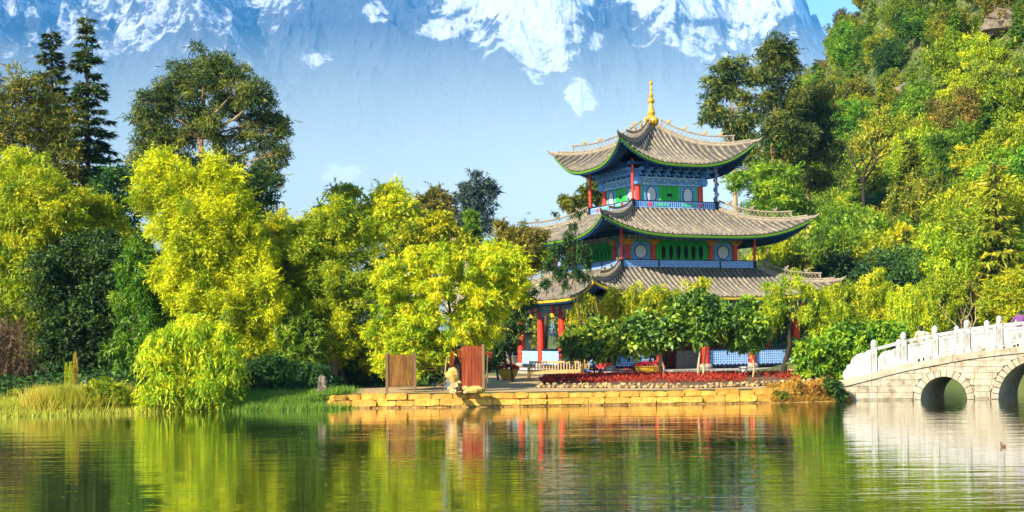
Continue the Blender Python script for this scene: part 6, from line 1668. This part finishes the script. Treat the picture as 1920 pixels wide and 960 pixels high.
# island tussocks
tus = [on(px, 772, 0.0) for px in (110, 130, 150, 165, 185, 205, 220)]
grass('tussock', 'tall grass tussocks on the left shore', 9000, [(p.x, bank(p.x) + 0.8, 0) for p in tus], 'lf_grass', 8, 0.5, 1.15, 0.04, 0.32)
sp = [on(px, 769, 0.0) for px in np.linspace(445, 628, 46)]
sp = [(p.x, bank(p.x) + q, 0) for p in sp for q in (0.12, 0.6, 1.2, 2.0)]
grass('green_grass', 'short green grass on the shore left of the embankment', 17000, sp, 'lf_grass_green', 9, 0.15, 0.45, 0.035, 0.35)
make_tree('shore_bush', 'pale yellow rounded bush at the far left of the shore', 'shrub', 22, 60.6, [(5, 760, 15), (28, 752, 17), (50, 758, 14), (15, 772, 11), (40, 770, 11)], n=8000, leaf=(0.15, 0.045), mat='lf_grass', seed=105, base_z=0.05, trunk_r=0.03)
make_tree('shore_bush', 'low yellow bush between the straw tussocks', 'shrub', 75, 61.2, [(68, 748, 13), (88, 742, 14), (78, 758, 12)], n=5000, leaf=(0.15, 0.045), mat='lf_grass', seed=106, base_z=0.05, trunk_r=0.03)
make_tree('shore_bush', 'low lime bush left of the drooping bamboo', 'shrub', 248, 60.6, [(240, 752, 13), (258, 756, 12), (230, 762, 10)], n=4500, leaf=(0.15, 0.05), mat='lf_lime', seed=107, base_z=0.05, trunk_r=0.03)
make_tree('shore_bush', 'leafy green bush overhanging the water on the left shore', 'shrub', 128, 59.9, [(100, 752, 15), (122, 746, 17), (145, 750, 17), (118, 764, 15), (140, 764, 15)], n=5200, leaf=(0.17, 0.09), mat='lf_green', seed=101, base_z=0.05, trunk_r=0.03)
make_tree('shore_bush', 'yellow-brown bush on the shore beside the bleached stump', 'shrub', 195, 60.3, [(180, 735, 17), (203, 728, 19), (222, 742, 17), (178, 752, 14), (205, 752, 15)], n=6500, leaf=(0.16, 0.05), mat='lf_gold', seed=102, base_z=0.05, trunk_r=0.03)
p0 = on(161, 760, 0.2)
mb = MB(); mb.tube([(0, 0, -0.2), (0.02, 0, 0.5), (-0.03, 0, 0.9), (0.0, 0, 1.15)], [0.07, 0.06, 0.055, 0.03], 7); mb.tube([(0.0, 0, 0.6), (0.1, 0, 0.75)], [0.03, 0.01], 5)
o = mb.build('bleached_stump', M['marble'], None, (p0.x, p0.y, 0.2), smooth=True); tag(o, 'bleached white stump standing in the left shore grass', 'stump')
for i, (px, py, h_, mt) in enumerate(((125, 765, 1.9, 'lf_lime'), (133, 765, 1.95, 'lf_lime'), (142, 764, 2.35, 'lf_dry'))):
    p0 = on(px, py, 0.2); rg2 = np.random.default_rng(300 + i); n = 700
    zz = rg2.uniform(0.45 if i == 2 else 0.3, 1, n) * h_; a = rg2.uniform(0, 6.28, n); wd_ = (0.10 if i < 2 else 0.17) * np.sin(np.pi * np.clip((zz / h_ - 0.28) / 0.74, 0.0, 0.98)) 
    P = np.stack([np.cos(a) * wd_ * 0.5, np.sin(a) * wd_ * 0.5, zz], -1); A = np.stack([np.cos(a), np.sin(a), 1.2 + 0 * a], -1)
    r_ = empty('reed_plume', (p0.x, p0.y, 0.2)); tag(r_, ('left green flower spike in the shore grass', 'right green flower spike in the shore grass', 'tall golden reed plume in the shore grass')[i], 'plant')
    inst('plume', leaf_mesh('plume', P, A, rg2.normal(0, 1, (n, 3)), 0.09, 0.025, 0.5 + rg2.normal(0, 0.2, n), M[mt]), r_)
    mb = MB(); mb.tube([(0, 0, -0.1), (0, 0, h_ * 0.9)], [0.018, 0.01], 5); mb.build('stem', M['frame_wood'], r_)
# dry golden grass bank right of the embankment
def drybank():
    xs_ = np.linspace(11.4, 15.6, 30); mb = MB()
    mb.grid([[(x, bank(x) + 0.33 + v - 0.45 * (1 - v / 1.2), min(GZ, 0.05 + 0.6 * (v / 1.0))) for v in (-0.1, 0.3, 0.7, 1.2)] for x in xs_])
    o = mb.build('earth_bank', M['rock_gold'], None, smooth=True); tag(o, kind='structure')
    r2 = np.random.default_rng(55); n = 13000
    x = r2.uniform(11.5, 15.5, n); f = r2.uniform(0, 1, n); y = bank(x) - 0.15 + f * 1.3; z = 0.02 + np.minimum(f * 0.9, 0.62)
    P = np.stack([x, y, z], -1); A = np.stack([r2.normal(0, 0.4, n), -0.5 + r2.normal(0, 0.3, n), r2.normal(0.25, 0.6, n)], -1)
    o = link(bpy.data.objects.new('dry_grass', leaf_mesh('dry_grass', P, A, np.array([0, -0.6, 0.6]) + r2.normal(0, 0.4, (n, 3)), r2.uniform(0.12, 0.34, n), 0.03, 0.5 + r2.normal(0, 0.25, n), M['lf_dry'])))
    tag(o, 'dry golden grass hanging over the bank left of the bridge', None, None, 'stuff')
drybank()
make_tree('bank_bush', 'dark brown-green bush where the bank meets the bridge', 'shrub', 1562, 63.6, [(1555, 720, 11), (1568, 730, 11), (1575, 742, 9), (1560, 738, 9)], n=3600, leaf=(0.15, 0.06), mat='lf_dark', seed=103, base_z=0.05, trunk_r=0.03)
make_tree('bank_bush', 'small grey-green bush on the dry grass bank', 'shrub', 1462, 62.8, [(1455, 738, 9), (1468, 742, 8), (1460, 748, 7)], n=2200, leaf=(0.13, 0.04), mat='lf_olive', seed=104, base_z=0.05, trunk_r=0.03)
for i, (px, py, lab) in enumerate(((1485, 722, 'leftmost orange-gold dry bush on the bank right of the flower bed'), (1515, 726, 'middle orange-gold dry bush on the bank by the bridge'), (1543, 718, 'orange-gold dry bush nearest the bridge on the bank'))):
    make_tree('dry_bush', lab, 'shrub', px, 63.2 + 0.3 * i, [(px - 10, py + 4, 9), (px + 6, py - 2, 10), (px + 12, py + 8, 8), (px - 2, py + 12, 9)], n=3600, leaf=(0.15, 0.03), mat='lf_dry', seed=110 + i, base_z=0.3, trunk_r=0.02, cv=0.3)
# leaves and seeds floating on the pond
r3 = np.random.default_rng(88); n = 900
yy = 26 + 34 * r3.uniform(0, 1, n) ** 0.8; xx = yy * r3.uniform(-0.40, 0.40, n); yy = yy + 2 * (fbm(xx * 0.3, yy * 0.1, 4, 3) - 0.5)
P = np.stack([xx, yy, np.full(n, 0.006)], -1)[fbm(xx * 0.12, yy * 0.25, 14, 3) > 0.45]; n = len(P)
A = r3.normal(0, 1, (n, 3)) * np.array([1, 1, 0.02])
o = link(bpy.data.objects.new('floating_leaves', leaf_mesh('floating_leaves', P, A, np.array([0, 0, 1.0]) + r3.normal(0, 0.05, (n, 3)), r3.uniform(0.05, 0.11, n), r3.uniform(0.03, 0.06, n), 0.6 + r3.normal(0, 0.25, n), M['lf_grass'])))
tag(o, 'small fallen leaves floating on the pond', None, None, 'stuff')
# red bedding plants
r2 = np.random.default_rng(66); n = 15000
t = r2.uniform(0, 6.6, n); i0 = t.astype(int); fr_ = t - i0; v = r2.uniform(0.12, 0.92, n)
Aa = np.array([tuple(p) for p in FBA]); Bb = np.array([tuple(p) for p in FBB])
a_ = Aa[i0] * (1 - fr_)[:, None] + Aa[i0 + 1] * fr_[:, None]; b_ = Bb[i0] * (1 - fr_)[:, None] + Bb[i0 + 1] * fr_[:, None]
P = a_ * (1 - v)[:, None] + b_ * v[:, None]
dens = fbm(P[:, 0] * 0.9, P[:, 1] * 0.9, 12, 3) + np.where(P[:, 0] > 11, -0.12, 0.12); k = dens > 0.42; P = P[k]; n = len(P)
P[:, 2] = GZ + 0.12 + 0.16 * np.sin(np.pi * np.clip(v[k], 0, 1)) + r2.uniform(0, 0.20, n)
o = link(bpy.data.objects.new('red_flowers', leaf_mesh('red_flowers', P, r2.normal(0, 1, (n, 3)) + np.array([0, 0, 0.8]), np.array([0, -0.4, 1]) + r2.normal(0, 0.5, (n, 3)), r2.uniform(0.1, 0.18, n), 0.07, 0.5 + r2.normal(0, 0.2, n), M['lf_red'])), FB); o['kind'] = 'stuff'
for pl, w in ((PL1, 0.62), (PL2, 0.95)):
    n = 700; a = r2.uniform(0, 6.28, n); q = r2.uniform(0, 1, n) ** 0.5 * w
    P = np.stack([np.cos(a) * q, np.sin(a) * q, 0.58 + 0.30 * np.sqrt(np.clip(1 - (q / w) ** 2, 0, 1)) * r2.uniform(0.5, 1, n)], -1)
    inst('flowers', leaf_mesh('flowers', P, r2.normal(0, 1, (n, 3)) + np.array([0, 0, 0.6]), np.array([0, -0.3, 1]) + r2.normal(0, 0.5, (n, 3)), 0.13, 0.09, 0.65 + r2.normal(0, 0.2, n), M['lf_red']), pl)
